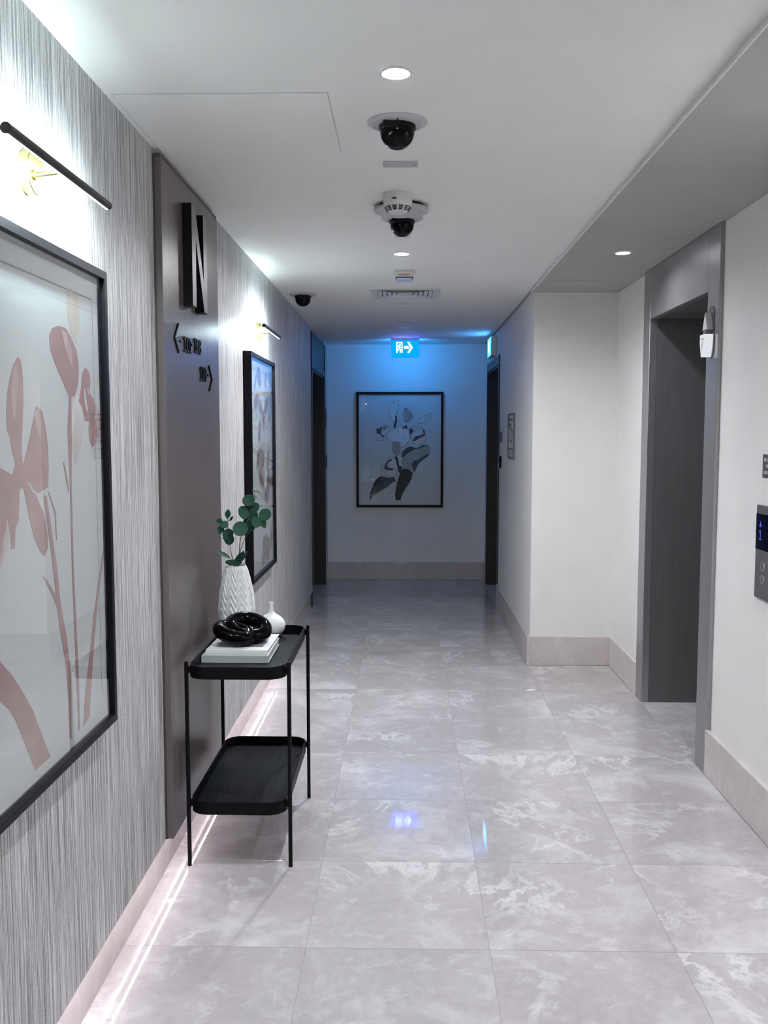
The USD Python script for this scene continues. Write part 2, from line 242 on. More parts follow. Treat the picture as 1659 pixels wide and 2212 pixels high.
ART3= {"leaf":[[[-0.412,0.919],[-0.399,0.905],[-0.386,0.939],[-0.293,1.005],[-0.213,1.052],[-0.134,1.118],[-0.121,1.118],[-0.098,1.085],[-0.134,1.168],[-0.187,1.158],[-0.28,1.178],[-0.326,1.144],[-0.366,1.091],[-0.389,1.025],[-0.406,0.985]],[[0.268,1.429],[0.242,1.396],[0.182,1.356],[0.136,1.31],[0.117,1.264],[0.097,1.224],[0.084,1.237],[0.077,1.277],[0.064,1.317],[0.09,1.35],[0.143,1.363],[0.189,1.396],[0.235,1.422]],[[-0.049,1.389],[-0.029,1.392],[0.024,1.435],[0.09,1.475],[0.156,1.494],[0.228,1.524],[0.254,1.519],[0.274,1.498],[0.248,1.531],[0.195,1.534],[0.116,1.491],[0.09,1.504],[0.044,1.514],[0.004,1.494],[-0.042,1.455],[-0.052,1.422]]],"dark":[[[-0.029,1.264],[0.024,1.257],[0.077,1.218],[0.064,1.151],[0.038,1.098],[-0.002,1.039],[-0.041,0.972],[-0.061,0.906],[-0.114,0.906],[-0.124,0.972],[-0.108,1.059],[-0.094,1.125],[-0.075,1.184],[-0.055,1.237]],[[-0.128,1.409],[-0.095,1.389],[-0.075,1.29],[-0.048,1.29],[-0.042,1.237],[-0.061,1.211],[-0.081,1.224],[-0.101,1.303]],[[-0.125,1.862],[-0.108,1.855],[-0.099,1.803],[-0.121,1.724],[-0.138,1.711],[-0.135,1.764],[-0.118,1.809]],[[-0.346,1.131],[-0.3,1.171],[-0.28,1.171],[-0.333,1.091],[-0.379,0.992],[-0.392,0.972],[-0.382,1.038]]],"green":[[[-0.029,1.389],[0.09,1.468],[0.228,1.518],[0.268,1.495],[0.268,1.435],[0.189,1.402],[0.143,1.363],[0.064,1.323],[0.087,1.231],[0.024,1.257],[-0.029,1.264],[-0.042,1.336]]],"petal":[[[-0.135,2.019],[-0.082,2.035],[-0.082,1.947],[-0.102,1.868],[-0.108,1.816],[-0.148,1.79],[-0.181,1.842],[-0.194,1.914],[-0.181,1.973]],[[0.115,1.79],[0.181,1.842],[0.266,1.875],[0.286,1.888],[0.266,1.822],[0.214,1.783],[0.148,1.77]],[[-0.352,1.619],[-0.359,1.665],[-0.332,1.705],[-0.293,1.724],[-0.253,1.757],[-0.214,1.751],[-0.187,1.711],[-0.214,1.659],[-0.24,1.619],[-0.266,1.58],[-0.319,1.58]],[[0.037,1.698],[0.076,1.737],[0.168,1.731],[0.214,1.685],[0.221,1.619],[0.201,1.56],[0.142,1.527],[0.083,1.554],[0.05,1.619]],[[-0.286,1.29],[-0.253,1.343],[-0.187,1.389],[-0.121,1.376],[-0.081,1.29],[-0.108,1.184],[-0.187,1.158],[-0.266,1.184]]],"white":[[[-0.214,1.659],[-0.148,1.698],[-0.049,1.75],[0.033,1.711],[0.034,1.586],[-0.016,1.514],[-0.049,1.501],[-0.069,1.567],[-0.154,1.56],[-0.2,1.593]]],"olive":[[[-0.017,1.947],[0.023,1.934],[0.062,1.894],[0.076,1.842],[0.056,1.803],[0.003,1.783],[-0.029,1.816],[-0.026,1.881]],[[-0.148,1.559],[-0.082,1.565],[-0.062,1.5],[-0.068,1.435],[-0.108,1.402],[-0.141,1.448],[-0.154,1.501]],[[-0.266,1.724],[-0.227,1.751],[-0.217,1.724],[-0.253,1.685]]],"plum":[[[-0.332,1.705],[-0.293,1.718],[-0.266,1.737],[-0.28,1.652],[-0.24,1.632],[-0.266,1.613],[-0.293,1.646],[-0.332,1.659]],[[0.07,1.58],[0.103,1.626],[0.168,1.639],[0.214,1.665],[0.208,1.632],[0.149,1.606],[0.103,1.573]],[[0.03,1.698],[0.063,1.724],[0.089,1.685],[0.05,1.639]],[[-0.247,1.264],[-0.24,1.31],[-0.2,1.363],[-0.161,1.376],[-0.154,1.356],[-0.2,1.33],[-0.214,1.29],[-0.18,1.27],[-0.134,1.264],[-0.154,1.244],[-0.214,1.244]],[[-0.049,1.724],[0.01,1.757],[0.017,1.711],[-0.029,1.711]],[[0.188,1.711],[0.214,1.678],[0.218,1.639],[0.195,1.665]]]}
ART2= [[[5.565,1.996],[5.572,1.965],[5.554,1.941],[5.517,1.931],[5.471,1.936],[5.429,1.955],[5.402,1.983],[5.396,2.013],[5.413,2.036],[5.449,2.047],[5.494,2.043],[5.537,2.024]],[[5.801,1.992],[5.784,1.965],[5.758,1.945],[5.73,1.937],[5.707,1.943],[5.696,1.961],[5.7,1.986],[5.717,2.012],[5.743,2.032],[5.771,2.041],[5.794,2.035],[5.805,2.017]],[[6.01,2.005],[6.007,1.978],[5.985,1.957],[5.951,1.948],[5.913,1.953],[5.882,1.97],[5.865,1.995],[5.868,2.021],[5.889,2.042],[5.922,2.051],[5.96,2.047],[5.992,2.03]],[[5.379,1.951],[5.359,1.926],[5.336,1.908],[5.317,1.901],[5.307,1.907],[5.309,1.924],[5.321,1.948],[5.341,1.973],[5.364,1.991],[5.383,1.999],[5.393,1.993],[5.392,1.975]],[[5.461,1.841],[5.432,1.819],[5.39,1.802],[5.346,1.796],[5.312,1.801],[5.297,1.817],[5.304,1.839],[5.332,1.861],[5.373,1.878],[5.417,1.885],[5.452,1.88],[5.469,1.864]],[[5.568,1.815],[5.576,1.79],[5.569,1.772],[5.549,1.764],[5.522,1.77],[5.495,1.787],[5.475,1.81],[5.467,1.834],[5.474,1.853],[5.494,1.86],[5.521,1.855],[5.548,1.838]],[[5.841,1.829],[5.808,1.798],[5.763,1.776],[5.718,1.768],[5.685,1.775],[5.672,1.797],[5.683,1.827],[5.715,1.857],[5.76,1.88],[5.806,1.889],[5.84,1.882],[5.853,1.86]],[[6.043,1.865],[6.045,1.842],[6.023,1.825],[5.984,1.817],[5.938,1.821],[5.898,1.836],[5.873,1.856],[5.871,1.878],[5.892,1.895],[5.93,1.903],[5.976,1.9],[6.017,1.886]],[[5.531,1.656],[5.51,1.62],[5.48,1.593],[5.451,1.584],[5.429,1.594],[5.421,1.621],[5.428,1.657],[5.449,1.693],[5.478,1.72],[5.508,1.73],[5.53,1.721],[5.538,1.693]],[[5.682,1.733],[5.666,1.699],[5.642,1.674],[5.615,1.665],[5.593,1.674],[5.582,1.699],[5.584,1.732],[5.599,1.765],[5.624,1.79],[5.65,1.799],[5.673,1.791],[5.684,1.767]],[[5.932,1.763],[5.924,1.737],[5.908,1.717],[5.886,1.71],[5.866,1.717],[5.852,1.735],[5.849,1.761],[5.856,1.788],[5.872,1.807],[5.894,1.815],[5.914,1.808],[5.928,1.789]],[[6.067,1.756],[6.048,1.738],[6.024,1.725],[6.002,1.72],[5.987,1.725],[5.984,1.738],[5.992,1.756],[6.011,1.774],[6.034,1.787],[6.057,1.792],[6.072,1.787],[6.075,1.774]],[[5.494,1.509],[5.467,1.477],[5.431,1.455],[5.396,1.448],[5.371,1.457],[5.363,1.481],[5.373,1.513],[5.399,1.545],[5.435,1.567],[5.47,1.575],[5.496,1.566],[5.505,1.541]],[[5.649,1.498],[5.643,1.466],[5.613,1.444],[5.567,1.437],[5.517,1.447],[5.478,1.47],[5.458,1.501],[5.463,1.532],[5.491,1.554],[5.536,1.562],[5.586,1.553],[5.627,1.53]],[[5.64,1.389],[5.646,1.357],[5.623,1.335],[5.579,1.328],[5.527,1.338],[5.48,1.363],[5.451,1.395],[5.446,1.426],[5.467,1.448],[5.509,1.455],[5.561,1.446],[5.609,1.422]],[[5.859,1.491],[5.84,1.461],[5.814,1.44],[5.788,1.433],[5.768,1.442],[5.76,1.464],[5.766,1.494],[5.785,1.524],[5.81,1.545],[5.837,1.553],[5.857,1.544],[5.865,1.522]],[[5.873,1.35],[5.863,1.311],[5.841,1.284],[5.814,1.275],[5.789,1.287],[5.772,1.317],[5.768,1.356],[5.777,1.394],[5.799,1.422],[5.825,1.431],[5.851,1.42],[5.868,1.39]],[[6.025,1.35],[5.985,1.326],[5.937,1.309],[5.894,1.306],[5.866,1.315],[5.861,1.335],[5.88,1.36],[5.919,1.385],[5.966,1.401],[6.011,1.406],[6.04,1.397],[6.045,1.376]],[[5.849,1.272],[5.824,1.243],[5.781,1.224],[5.732,1.22],[5.691,1.231],[5.667,1.255],[5.667,1.285],[5.691,1.313],[5.732,1.333],[5.781,1.338],[5.824,1.327],[5.849,1.303]],[[5.763,0.956],[5.737,0.924],[5.691,0.905],[5.638,0.903],[5.592,0.918],[5.565,0.947],[5.563,0.981],[5.587,1.012],[5.631,1.031],[5.684,1.034],[5.731,1.02],[5.76,0.991]],[[5.837,0.92],[5.817,0.883],[5.782,0.859],[5.739,0.854],[5.702,0.87],[5.679,0.902],[5.676,0.941],[5.694,0.978],[5.729,1.002],[5.771,1.008],[5.809,0.993],[5.834,0.961]],[[5.995,1.0],[5.95,0.956],[5.903,0.926],[5.866,0.917],[5.849,0.933],[5.856,0.968],[5.885,1.014],[5.929,1.058],[5.976,1.089],[6.014,1.098],[6.032,1.083],[6.025,1.047]],[[5.649,0.883],[5.625,0.865],[5.59,0.855],[5.554,0.855],[5.526,0.865],[5.514,0.882],[5.52,0.902],[5.543,0.92],[5.577,0.931],[5.614,0.931],[5.642,0.921],[5.655,0.904]]]
ART1S=[[[2.486,1.772],[2.499,1.772],[2.505,1.748],[2.516,1.714],[2.506,1.711],[2.492,1.739]],[[2.101,1.54],[2.111,1.539],[2.138,1.514],[2.131,1.512]],[[2.515,1.776],[2.526,1.775],[2.527,1.756],[2.519,1.758]]]
ART1P=[[[2.148,1.703],[2.178,1.71],[2.199,1.669],[2.211,1.621],[2.213,1.56],[2.197,1.577],[2.181,1.633],[2.16,1.668]],[[2.336,1.913],[2.37,1.908],[2.408,1.865],[2.422,1.814],[2.393,1.83],[2.361,1.869]],[[2.04,1.785],[2.059,1.805],[2.066,1.761],[2.05,1.697],[2.033,1.678],[2.029,1.733]],[[2.598,1.719],[2.624,1.691],[2.636,1.648],[2.605,1.667]]]

# ================================================================ the setting
XL, XR, XLOB, YB, ZC, ZLOB = -0.89, 0.89, 1.475, 10.47, 2.65, 2.63
Y0 = -3.2                                     # the wall behind the viewpoint
YA = 6.56                                     # wall that closes the lift lobby
# floor: 0.6 m marble tiles, 2 mm recessed joints
floor = UsdGeom.Xform.Define(stage, path_for('floor', None)).GetPrim()
tag(floor, 'polished beige grey marble tile floor of the corridor and lift lobby', 'floor', kind='structure')
obj('tile_bed', bx(-1.15, 2.2, Y0 - 0.1, YB + 0.2, -0.06, -0.0015), 'grout', floor)
xs = [-1.0, -0.320, 0.272, 0.868, 1.452, 2.05]
ys = [2.852 + 0.6085 * k for k in range(-10, 14)]
for i in range(len(xs) - 1):
    for j in range(len(ys) - 1):
        x0, x1, y0, y1 = xs[i], xs[i + 1], max(ys[j], Y0), min(ys[j + 1], YB)
        if i == 3 and y0 >= YA + 0.05: continue
        if i == 4 and (y1 < 4.4 or y0 > 5.8): continue
        g = 0.0008
        t = cbox(x0 + g, x1 - g, y0 + g, y1 - g, -0.012, 0.0, 0.0007)
        obj('tile', t, 'floor_marble', floor)
# ceilings, with a round hole for every recessed downlight
DOWN = [(-0.03, 2.66, ZC), (-0.025, 5.24, ZC), (1.172, 5.14, ZLOB), (-0.03, 0.08, ZC), (1.172, 2.56, ZLOB)]
def holed(boxes):
    import manifold3d as m3
    q = None
    for x0, x1, y0, y1, z0, z1 in boxes:
        b_ = m3.Manifold.cube([x1 - x0, y1 - y0, z1 - z0]).translate([x0, y0, z0]); q = b_ if q is None else q + b_
    for x, y, z in DOWN: q = q - m3.Manifold.cylinder(0.07, 0.0375, 0.0375, 48).translate([x, y, z - 0.02])
    return q
obj('ceiling', holed([(-1.15, 0.868, Y0 - 0.1, YB + 0.1, ZC, ZC + 0.1)]), 'ceiling_paint', label='smooth white plasterboard ceiling of the corridor', cat='ceiling', kind='structure')
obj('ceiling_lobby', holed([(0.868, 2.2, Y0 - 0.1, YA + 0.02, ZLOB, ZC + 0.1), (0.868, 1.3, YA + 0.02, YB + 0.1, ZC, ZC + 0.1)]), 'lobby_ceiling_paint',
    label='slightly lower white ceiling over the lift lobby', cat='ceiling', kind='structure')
obj('trim_1', cat_([bx(0.862, 0.868, Y0, YA, ZLOB - 0.002, ZLOB + 0.005), bx(0.866, 0.868, Y0, YA, ZLOB + 0.005, ZC)]), 'white_plastic',
    label='thin white edge bead where the lobby ceiling steps down', cat='trim', kind='structure')
# left wall: papered slab hovering above the light cove, door opening near the far end
DL0, DL1 = 8.76, 10.08                        # left door opening
obj('wall_left', cat_([bx(-1.15, XL, Y0, DL0, 0.148, ZC), bx(-1.15, XL, DL1, YB, 0.148, ZC)]), 'wallpaper',
    label='left wall in silver grey wallpaper with upright woven threads', cat='wall', kind='structure')
obj('baseboard_left', cat_([bx(-1.15, -0.909, Y0, DL0, 0, 0.1485), bx(-1.15, -0.909, DL1, YB, 0, 0.1485)]), 'skirting_marble',
    label='recessed marble skirting under the left wall above the light strip glow', cat='baseboard', kind='structure')
# corridor right wall (far part) and the lobby end wall are one block
DR0, DR1 = 8.92, 10.13
obj('wall_right', cat_([bx(XR, 1.30, YA, DR0, 0, ZC), bx(XR, 1.30, DR1, YB, 0, ZC), bx(XR, 1.30, DR0, DR1, 2.318, ZC)]), 'wall_paint',
    label='off-white right wall of the far corridor with the door', cat='wall', kind='structure')
obj('wall_alcove', bx(1.30, 1.9, YA, YA + 0.3, 0, ZC), 'wall_paint', label='off-white end wall of the lift lobby facing the viewer', cat='wall', kind='structure')
LY0, LY1, LZ = 4.575, 5.640, 2.335            # lift opening
obj('wall_lobby', cat_([bx(XLOB, 1.6, Y0, LY0 - 0.12, 0, ZLOB + 0.01), bx(XLOB, 1.6, LY1 + 0.12, YA, 0, ZLOB + 0.01)]), 'wall_paint',
    label='off-white lobby wall on the right that holds the lift', cat='wall', kind='structure')
obj('wall_back', bx(-1.15, 1.3, YB, YB + 0.15, 0, ZC), 'wall_paint', label='pale far end wall of the corridor lit blue by the exit sign', cat='wall', kind='structure')
obj('wall_front', bx(-1.15, 1.6, Y0 - 0.12, Y0, 0, ZC), 'wall_paint', label='off-white wall behind the viewpoint', cat='wall', kind='structure')
def skirt(name, boxes, label):
    obj(name, cat_([cbox(*b, 0.003) for b in boxes]), 'skirting_marble', label=label, cat='baseboard', kind='structure')
skirt('baseboard_right', [(0.868, XR, YA - 0.018, DR0 - 0.075, 0, 0.21), (0.868, XR, DR1 + 0.05, YB, 0, 0.21)], 'marble skirting along the far right corridor wall')
skirt('baseboard_alcove', [(XR - 0.001, 1.4545, YA - 0.018, YA, 0, 0.21)], 'beige marble skirting across the lobby end wall')
skirt('baseboard_lobby', [(1.453, XLOB, Y0, 4.425, 0, 0.224)], 'beige marble skirting in front of the near lift jamb')
skirt('baseboard_lobby', [(1.453, XLOB, 5.785, YA, 0, 0.21)], 'short beige marble skirting between the lift and the lobby end wall')
skirt('baseboard_back', [(-0.91, XR, YB - 0.02, YB, 0, 0.20)], 'dim marble skirting across the far end wall')

# light strip in the cove under the left wall
t = thing('cove_light', 'glowing linear light strip tucked under the bottom edge of the left wall', 'light strip', (0, 0, 0))
obj('diffuser', bx(-0.8975, -0.8920, Y0 + 0.1, 6.32, 0.1455, 0.1478), 'lamp_cove', t)
obj('channel', cat_([bx(-0.9005, -0.8980, Y0 + 0.1, 6.33, 0.1395, 0.1478), bx(-0.8920, -0.8905, Y0 + 0.1, 6.33, 0.145, 0.1478)]), 'vent_metal', t)

# ---------------------------------------------------------------- doors near the far end
def door(n, side, y0, y1, top, wall, far_w, near_w, deep, panel, label, handle_y):
    """door in a deep lining: side -1 left wall, +1 right wall"""
    t = thing(f'door_{n}', label, 'door', kind='structure')
    X = lambda a, b: (min(wall + side * a, wall + side * b), max(wall + side * a, wall + side * b))
    def part(name, a, b, ya, yb, za, zb, m, c=0.002): return obj(name, cbox(*X(a, b), ya, yb, za, zb, c), m, t)
    ztop = ZC - 0.045 if panel else top + 0.085
    part('jamb', -0.012, 0.03, y0 - near_w, y0 + 0.004, 0.205, ztop, 'door_architrave')
    part('plinth_block', -0.014 if side > 0 else 0.0195, 0.03, y0 - near_w - 0.001, y0 + 0.005, 0, 0.205, 'skirting_marble')
    part('jamb', -0.012, 0.03, y1 - 0.004, y1 + far_w, 0, ztop, 'door_architrave')
    part('head_jamb', -0.012, 0.03, y0, y1, top, (top + 0.04) if panel else ztop, 'door_architrave')
    part('lining', 0.001, deep, y0 + 0.0005, y0 + 0.02, 0, top, 'door_veneer')
    part('lining', 0.001, deep, y1 - 0.02, y1 - 0.0005, 0, top, 'door_veneer')
    part('lining', 0.001, deep, y0 + 0.02, y1 - 0.02, top - 0.02, top - 0.0005, 'door_veneer')
    if panel:
        part('transom_panel', -0.004, 0.03, y0, y1, top + 0.04, ztop, 'door_architrave')
    lf = part('leaf', deep - 0.045, deep, y0 + 0.021, y1 - 0.021, 0.006, top - 0.021, 'door_veneer', 0.003)
    hx = wall + side * (deep - 0.045)
    obj('handle', cat_([cyl(0.009, [hx, handle_y, 1.0], [hx - side * 0.05, handle_y, 1.0], 14), cyl(0.009, [hx - side * 0.05, handle_y, 1.0], [hx - side * 0.05, handle_y + (0.12 if handle_y < (y0 + y1) / 2 else -0.12), 1.0], 14)]), 'chrome', lf, smooth=40)
    return t
door(1, 1, DR0, DR1, 2.315, XR, 0.03, 0.055, 0.24, False, 'dark brown door in a deep frame on the right wall under the wall-mounted exit sign', DR1 - 0.12)
door(2, -1, DL0, DL1, 2.27, XL, 0.03, 0.055, 0.24, True, 'dark brown door with a panel above it on the left wall at the far end', DL1 - 0.12)
# the left wall is closed above and behind the doors
obj('wall_left', bx(-1.15, -0.93, DL0, DL1, 2.3, ZC), 'wallpaper', label='strip of papered left wall above the far left door', cat='wall', kind='structure')

# ---------------------------------------------------------------- lift
t = thing('elevator_portal', 'dark steel lift surround with a deep reveal in the right lobby wall', 'elevator')
xf = 1.455
obj('jamb', cbox(xf, 1.50, LY0 - 0.165, LY0, 0, ZLOB - 0.002, 0.002), 'lift_steel', t)
obj('jamb', cbox(xf, 1.50, LY1, LY1 + 0.145, 0, ZLOB - 0.002, 0.002), 'lift_steel', t)
obj('header', cbox(xf, 1.50, LY0, LY1, LZ, ZLOB - 0.002, 0.002), 'lift_steel', t)
obj('reveal', bx(1.50, 1.90, LY0 - 0.03, LY0, 0, LZ), 'reveal_steel', t)
obj('reveal', bx(1.50, 1.90, LY1, LY1 + 0.03, 0, LZ), 'reveal_steel', t)
obj('reveal', bx(1.50, 1.90, LY0 - 0.03, LY1 + 0.03, LZ, LZ + 0.03), 'reveal_steel', t)
ym = (LY0 + LY1) / 2
obj('door_panel', cbox(1.862, 1.90, LY0, ym - 0.001, 0.006, LZ, 0.002), 'reveal_steel', t)
obj('door_panel', cbox(1.862, 1.90, ym + 0.001, LY1, 0.006, LZ, 0.002), 'reveal_steel', t)
obj('sill', cbox(1.84, 1.90, LY0, LY1, 0.0, 0.006, 0.001), 'chrome', t)
obj('shaft', cat_([bx(1.90, 1.95, LY0 - 0.2, LY1 + 0.2, 0, ZLOB), bx(1.55, 1.90, LY0 - 0.16, LY0 - 0.03, 0, ZLOB), bx(1.55, 1.90, LY1 + 0.03, LY1 + 0.16, 0, ZLOB), bx(1.55, 1.90, LY0 - 0.03, LY1 + 0.03, LZ + 0.03, ZLOB)]), 'dark_slot', t)
# direction lantern on the near jamb
t = thing('hall_lantern', 'small lift lantern with raised white up and down arrows on the near jamb', 'lift lantern', (xf, 4.505, 2.135))
obj('back_plate', on_right(prism(rrect(-0.045, 0.045, -0.122, 0.122, 0.04), 0.004), 0.0), 'panel_steel', t)
obj('up_arrow', on_right(move(prism([(-0.034, 0.010), (0.034, 0.010), (0.0, 0.092)], 0.030), 0, 0, 0.003), 0), 'white_plastic', t)
obj('down_arrow', on_right(move(prism([(-0.036, -0.012), (0.036, -0.012), (0.036, -0.05), (0.014, -0.118), (-0.014, -0.118), (-0.036, -0.05)], 0.040), 0, 0, 0.003), 0), 'lantern_white', t)
obj('arrow_bracket', cat_([bx(-0.034, -0.003, -0.02, 0.02, -0.012, 0.012)]), 'panel_steel', t)
obj('arrow_outline', on_right(move(prism(Polygon([(-0.022, -0.03), (0.022, -0.03), (0.0, -0.085)]).difference(Polygon([(-0.014, -0.035), (0.014, -0.035), (0.0, -0.07)])), 0.0008), 0, 0, 0.043), 0), 'grey_plastic', t)
# call panel
t = thing('elevator_call_panel', 'dark steel lift call panel with blue display and two ring buttons', 'lift call panel', (XLOB, 3.80, 1.165))
obj('face_plate', on_right(move(prism(rrect(-0.085, 0.085, -0.193, 0.193, 0.002), 0.011), 0, 0, 0), 0), 'panel_steel', t)
dsp = obj('display', on_right(move(prism(sbox(-0.0845, 0.010, 0.0845, 0.158), 0.0016), 0, 0, 0.0105), 0), 'display_glass', t)
obj('arrow_glyph', on_right(move(prism([(-0.048, 0.104), (-0.024, 0.104), (-0.036, 0.128)], 0.0006), 0, 0, 0.0122), 0), 'display_glyph', dsp)
obj('floor_digit', on_right(move(text('1', 0.04), -0.036, 0.07, 0.0122), 0), 'display_glyph', dsp)
for zz in (-0.056, -0.110):
    b = obj('button', on_right(move(lathe([(0, 0), (0.0145, 0), (0.0145, 0.003), (0.012, 0.0042), (0, 0.0042)], 32), 0.0, zz, 0.011), 0), 'panel_steel', t, smooth=30)
    obj('ring', on_right(move(lathe([(0.0145, 0), (0.0185, 0), (0.0180, 0.0030), (0.0148, 0.0036), (0.0145, 0)], 32), 0.0, zz, 0.011), 0), 'chrome', b, smooth=30)
t = thing('notice_sign', 'small dark grey notice with white lettering above the lift call panel', 'sign', (XLOB, 3.772, 1.52))
obj('plate', on_right(prism(rrect(-0.085, 0.085, -0.048, 0.048, 0.002), 0.004), 0), 'sign_dark', t)
obj('lettering', on_right(cat_([move(text('IN CASE OF', 0.013), -0.02, 0.026, 0.0041), move(text('FIRE', 0.013), -0.03, 0.0, 0.0041), move(text('USE STAIRS', 0.013), -0.02, -0.026, 0.0041)]), 0), 'sign_text', t)

# ---------------------------------------------------------------- things on the far walls
t = thing('evacuation_plan', 'slim framed evacuation plan hanging on the far right corridor wall', 'evacuation plan', (XR, 7.815, 1.632))
w, h = 0.21, 0.189
fr = sbox(-w, -h, w, h).difference(sbox(-w + 0.017, -h + 0.013, w - 0.017, h - 0.013)).union(sbox(-w, -0.112, w, -0.100))
obj('frame', on_right(prism(fr, 0.016), 0), 'plan_grey', t)
sh = obj('sheet', on_right(prism(sbox(-w + 0.01, -h + 0.01, w - 0.01, h - 0.01), 0.007), 0), 'sheet_white', t)
plan = [sbox(-0.17, 0.13, 0.10, 0.15), sbox(-0.17, 0.075, -0.02, 0.11), sbox(-0.10, -0.05, 0.06, 0.07).difference(sbox(-0.085, -0.035, 0.045, 0.055)), sbox(-0.02, -0.04, 0.0, 0.06), sbox(0.06, 0.0, 0.12, 0.05).difference(sbox(0.07, 0.01, 0.11, 0.04))]
obj('plan_drawing', on_right(cat_([move(prism(p, 0.0006), 0, 0, 0.0071) for p in plan]), 0), 'plan_green', sh)
leg = [sbox(-0.17, -0.135 - 0.018 * k, 0.02 + 0.03 * (k % 2), -0.129 - 0.018 * k) for k in range(3)] + [sbox(0.09, -0.172, 0.16, -0.125).difference(sbox(0.097, -0.165, 0.153, -0.132))]
obj('legend', on_right(cat_([move(prism(p, 0.0006), 0, 0, 0.0071) for p in leg]), 0), 'plan_grey', sh)
t = thing('room_number_plate', 'small grey room plate on the right wall beside the dark door frame', 'room plate', (XR, 8.69, 1.625))
obj('plate', on_right(prism(rrect(-0.085, 0.085, -0.05, 0.05, 0.004), 0.008), 0), 'plan_grey', t)
obj('lettering', on_right(cat_([move(prism(sbox(-0.05, -0.012, 0.02, -0.006), 0.0005), 0, 0.01 + 0.02 * k, 0.0081) for k in range(2)]), 0), 'sign_text', t)
t = thing('card_reader', 'black upright card reader on the right wall below the room plate', 'card reader', (XR, 8.72, 1.39))
obj('body', on_right(prism(rrect(-0.045, 0.045, -0.056, 0.056, 0.012), 0.018), 0), 'black_gloss', t)
obj('sensor', on_right(move(lathe([(0, 0), (0.016, 0), (0.014, 0.002), (0, 0.002)], 24), 0, 0.02, 0.018), 0), 'lens_black', t)
t = thing('room_number_plate', 'dim room plate on the left wall just past the far left door', 'room plate', (XL, 10.2, 1.83))
obj('plate', on_left(prism(rrect(-0.05, 0.05, -0.11, 0.11, 0.004), 0.012), 0), 'plan_grey', t)
obj('number_inset', on_left(move(prism(rrect(-0.035, 0.035, -0.02, 0.035, 0.003), 0.006), 0, 0, 0.011), 0), 'black_gloss', t)
t = thing('card_reader', 'grey card reader low on the left wall just past the far left door', 'card reader', (XL, 10.2, 1.35))
obj('body', on_left(prism(rrect(-0.04, 0.04, -0.07, 0.07, 0.01), 0.02), 0), 'plan_grey', t)
obj('sensor', on_left(move(lathe([(0, 0), (0.014, 0), (0.012, 0.002), (0, 0.002)], 24), 0, 0.02, 0.02), 0), 'lens_black', t)

# ---------------------------------------------------------------- wayfinding panel on the left wall
PX, PY0, PY1 = -0.86, 3.31, 4.275
t = thing('sign_panel', 'tall taupe wayfinding panel with a big letter N on the left wall', 'sign panel', (PX, PY0, 0))
obj('board', cbox(XL - PX, 0.0, 0, PY1 - PY0, 0.15, 2.618, 0.0015), 'taupe_panel', t)
obj('edge_cap', cat_([bx(XL - PX, -0.002, 0.0, PY1 - PY0, 2.618, 2.63), bx(XL - PX, -0.022, -0.0015, 0.0, 0.15, 2.618)]), 'dark_edge', t)
W, H, S = 0.268, 0.388, 0.066
N = sbox(0, 0, S, H).union(sbox(W - S, 0, W, H)).union(Polygon([(0.0, H), (S * 0.95, H), (W, 0), (W - S * 0.95, 0)]))
n0 = (3.612 - PY0, 2.145)
L = obj('letter', on_left(move(prism(N, 0.036), *n0, 0), 0), 'black_letter', t, label='large raised letter N')
obj('letter_face', on_left(move(prism(N.buffer(-0.0015), 0.0008), *n0, 0.036), 0), 'letter_face', L)
def stroke(pts, w): return LineString(pts).buffer(w / 2, cap_style=2, join_style=2)
def raised(name, polys, label=None):
    return obj(name, on_left(cat_([prism(p, 0.006) if not isinstance(p, trimesh.Trimesh) else p for p in polys]), 0), 'black_letter', t, label=label)
Y = lambda y: y - PY0
raised('arrow', [stroke([(Y(3.512), 2.063), (Y(3.452), 2.008), (Y(3.512), 1.958)], 0.009)], 'arrow pointing left')
raised('arrow_dash', [sbox(Y(3.535), 1.999, Y(3.565), 2.005)])
for s, ya, zc, dg in (('101', 3.59, 1.999, 0), ('108', 3.765, 2.010, 0)):
    for k, ch in enumerate(s):
        raised('digit', [move(text(ch, 0.058, 0.006, 0.9), Y(ya + 0.02 + k * 0.043), zc, 0)])
raised('dash', [sbox(Y(3.722), 2.001, Y(3.742), 2.010)])
for k, ch in enumerate('109'):
    raised('digit', [move(text(ch, 0.058, 0.006, 0.9), Y(3.865 + 0.02 + k * 0.043), 1.903, 0)])
raised('dash', [sbox(Y(4.012), 1.899, Y(4.035), 1.908)])
raised('arrow', [stroke([(Y(4.045), 1.945), (Y(4.105), 1.892), (Y(4.045), 1.84)], 0.009)], 'arrow pointing right')

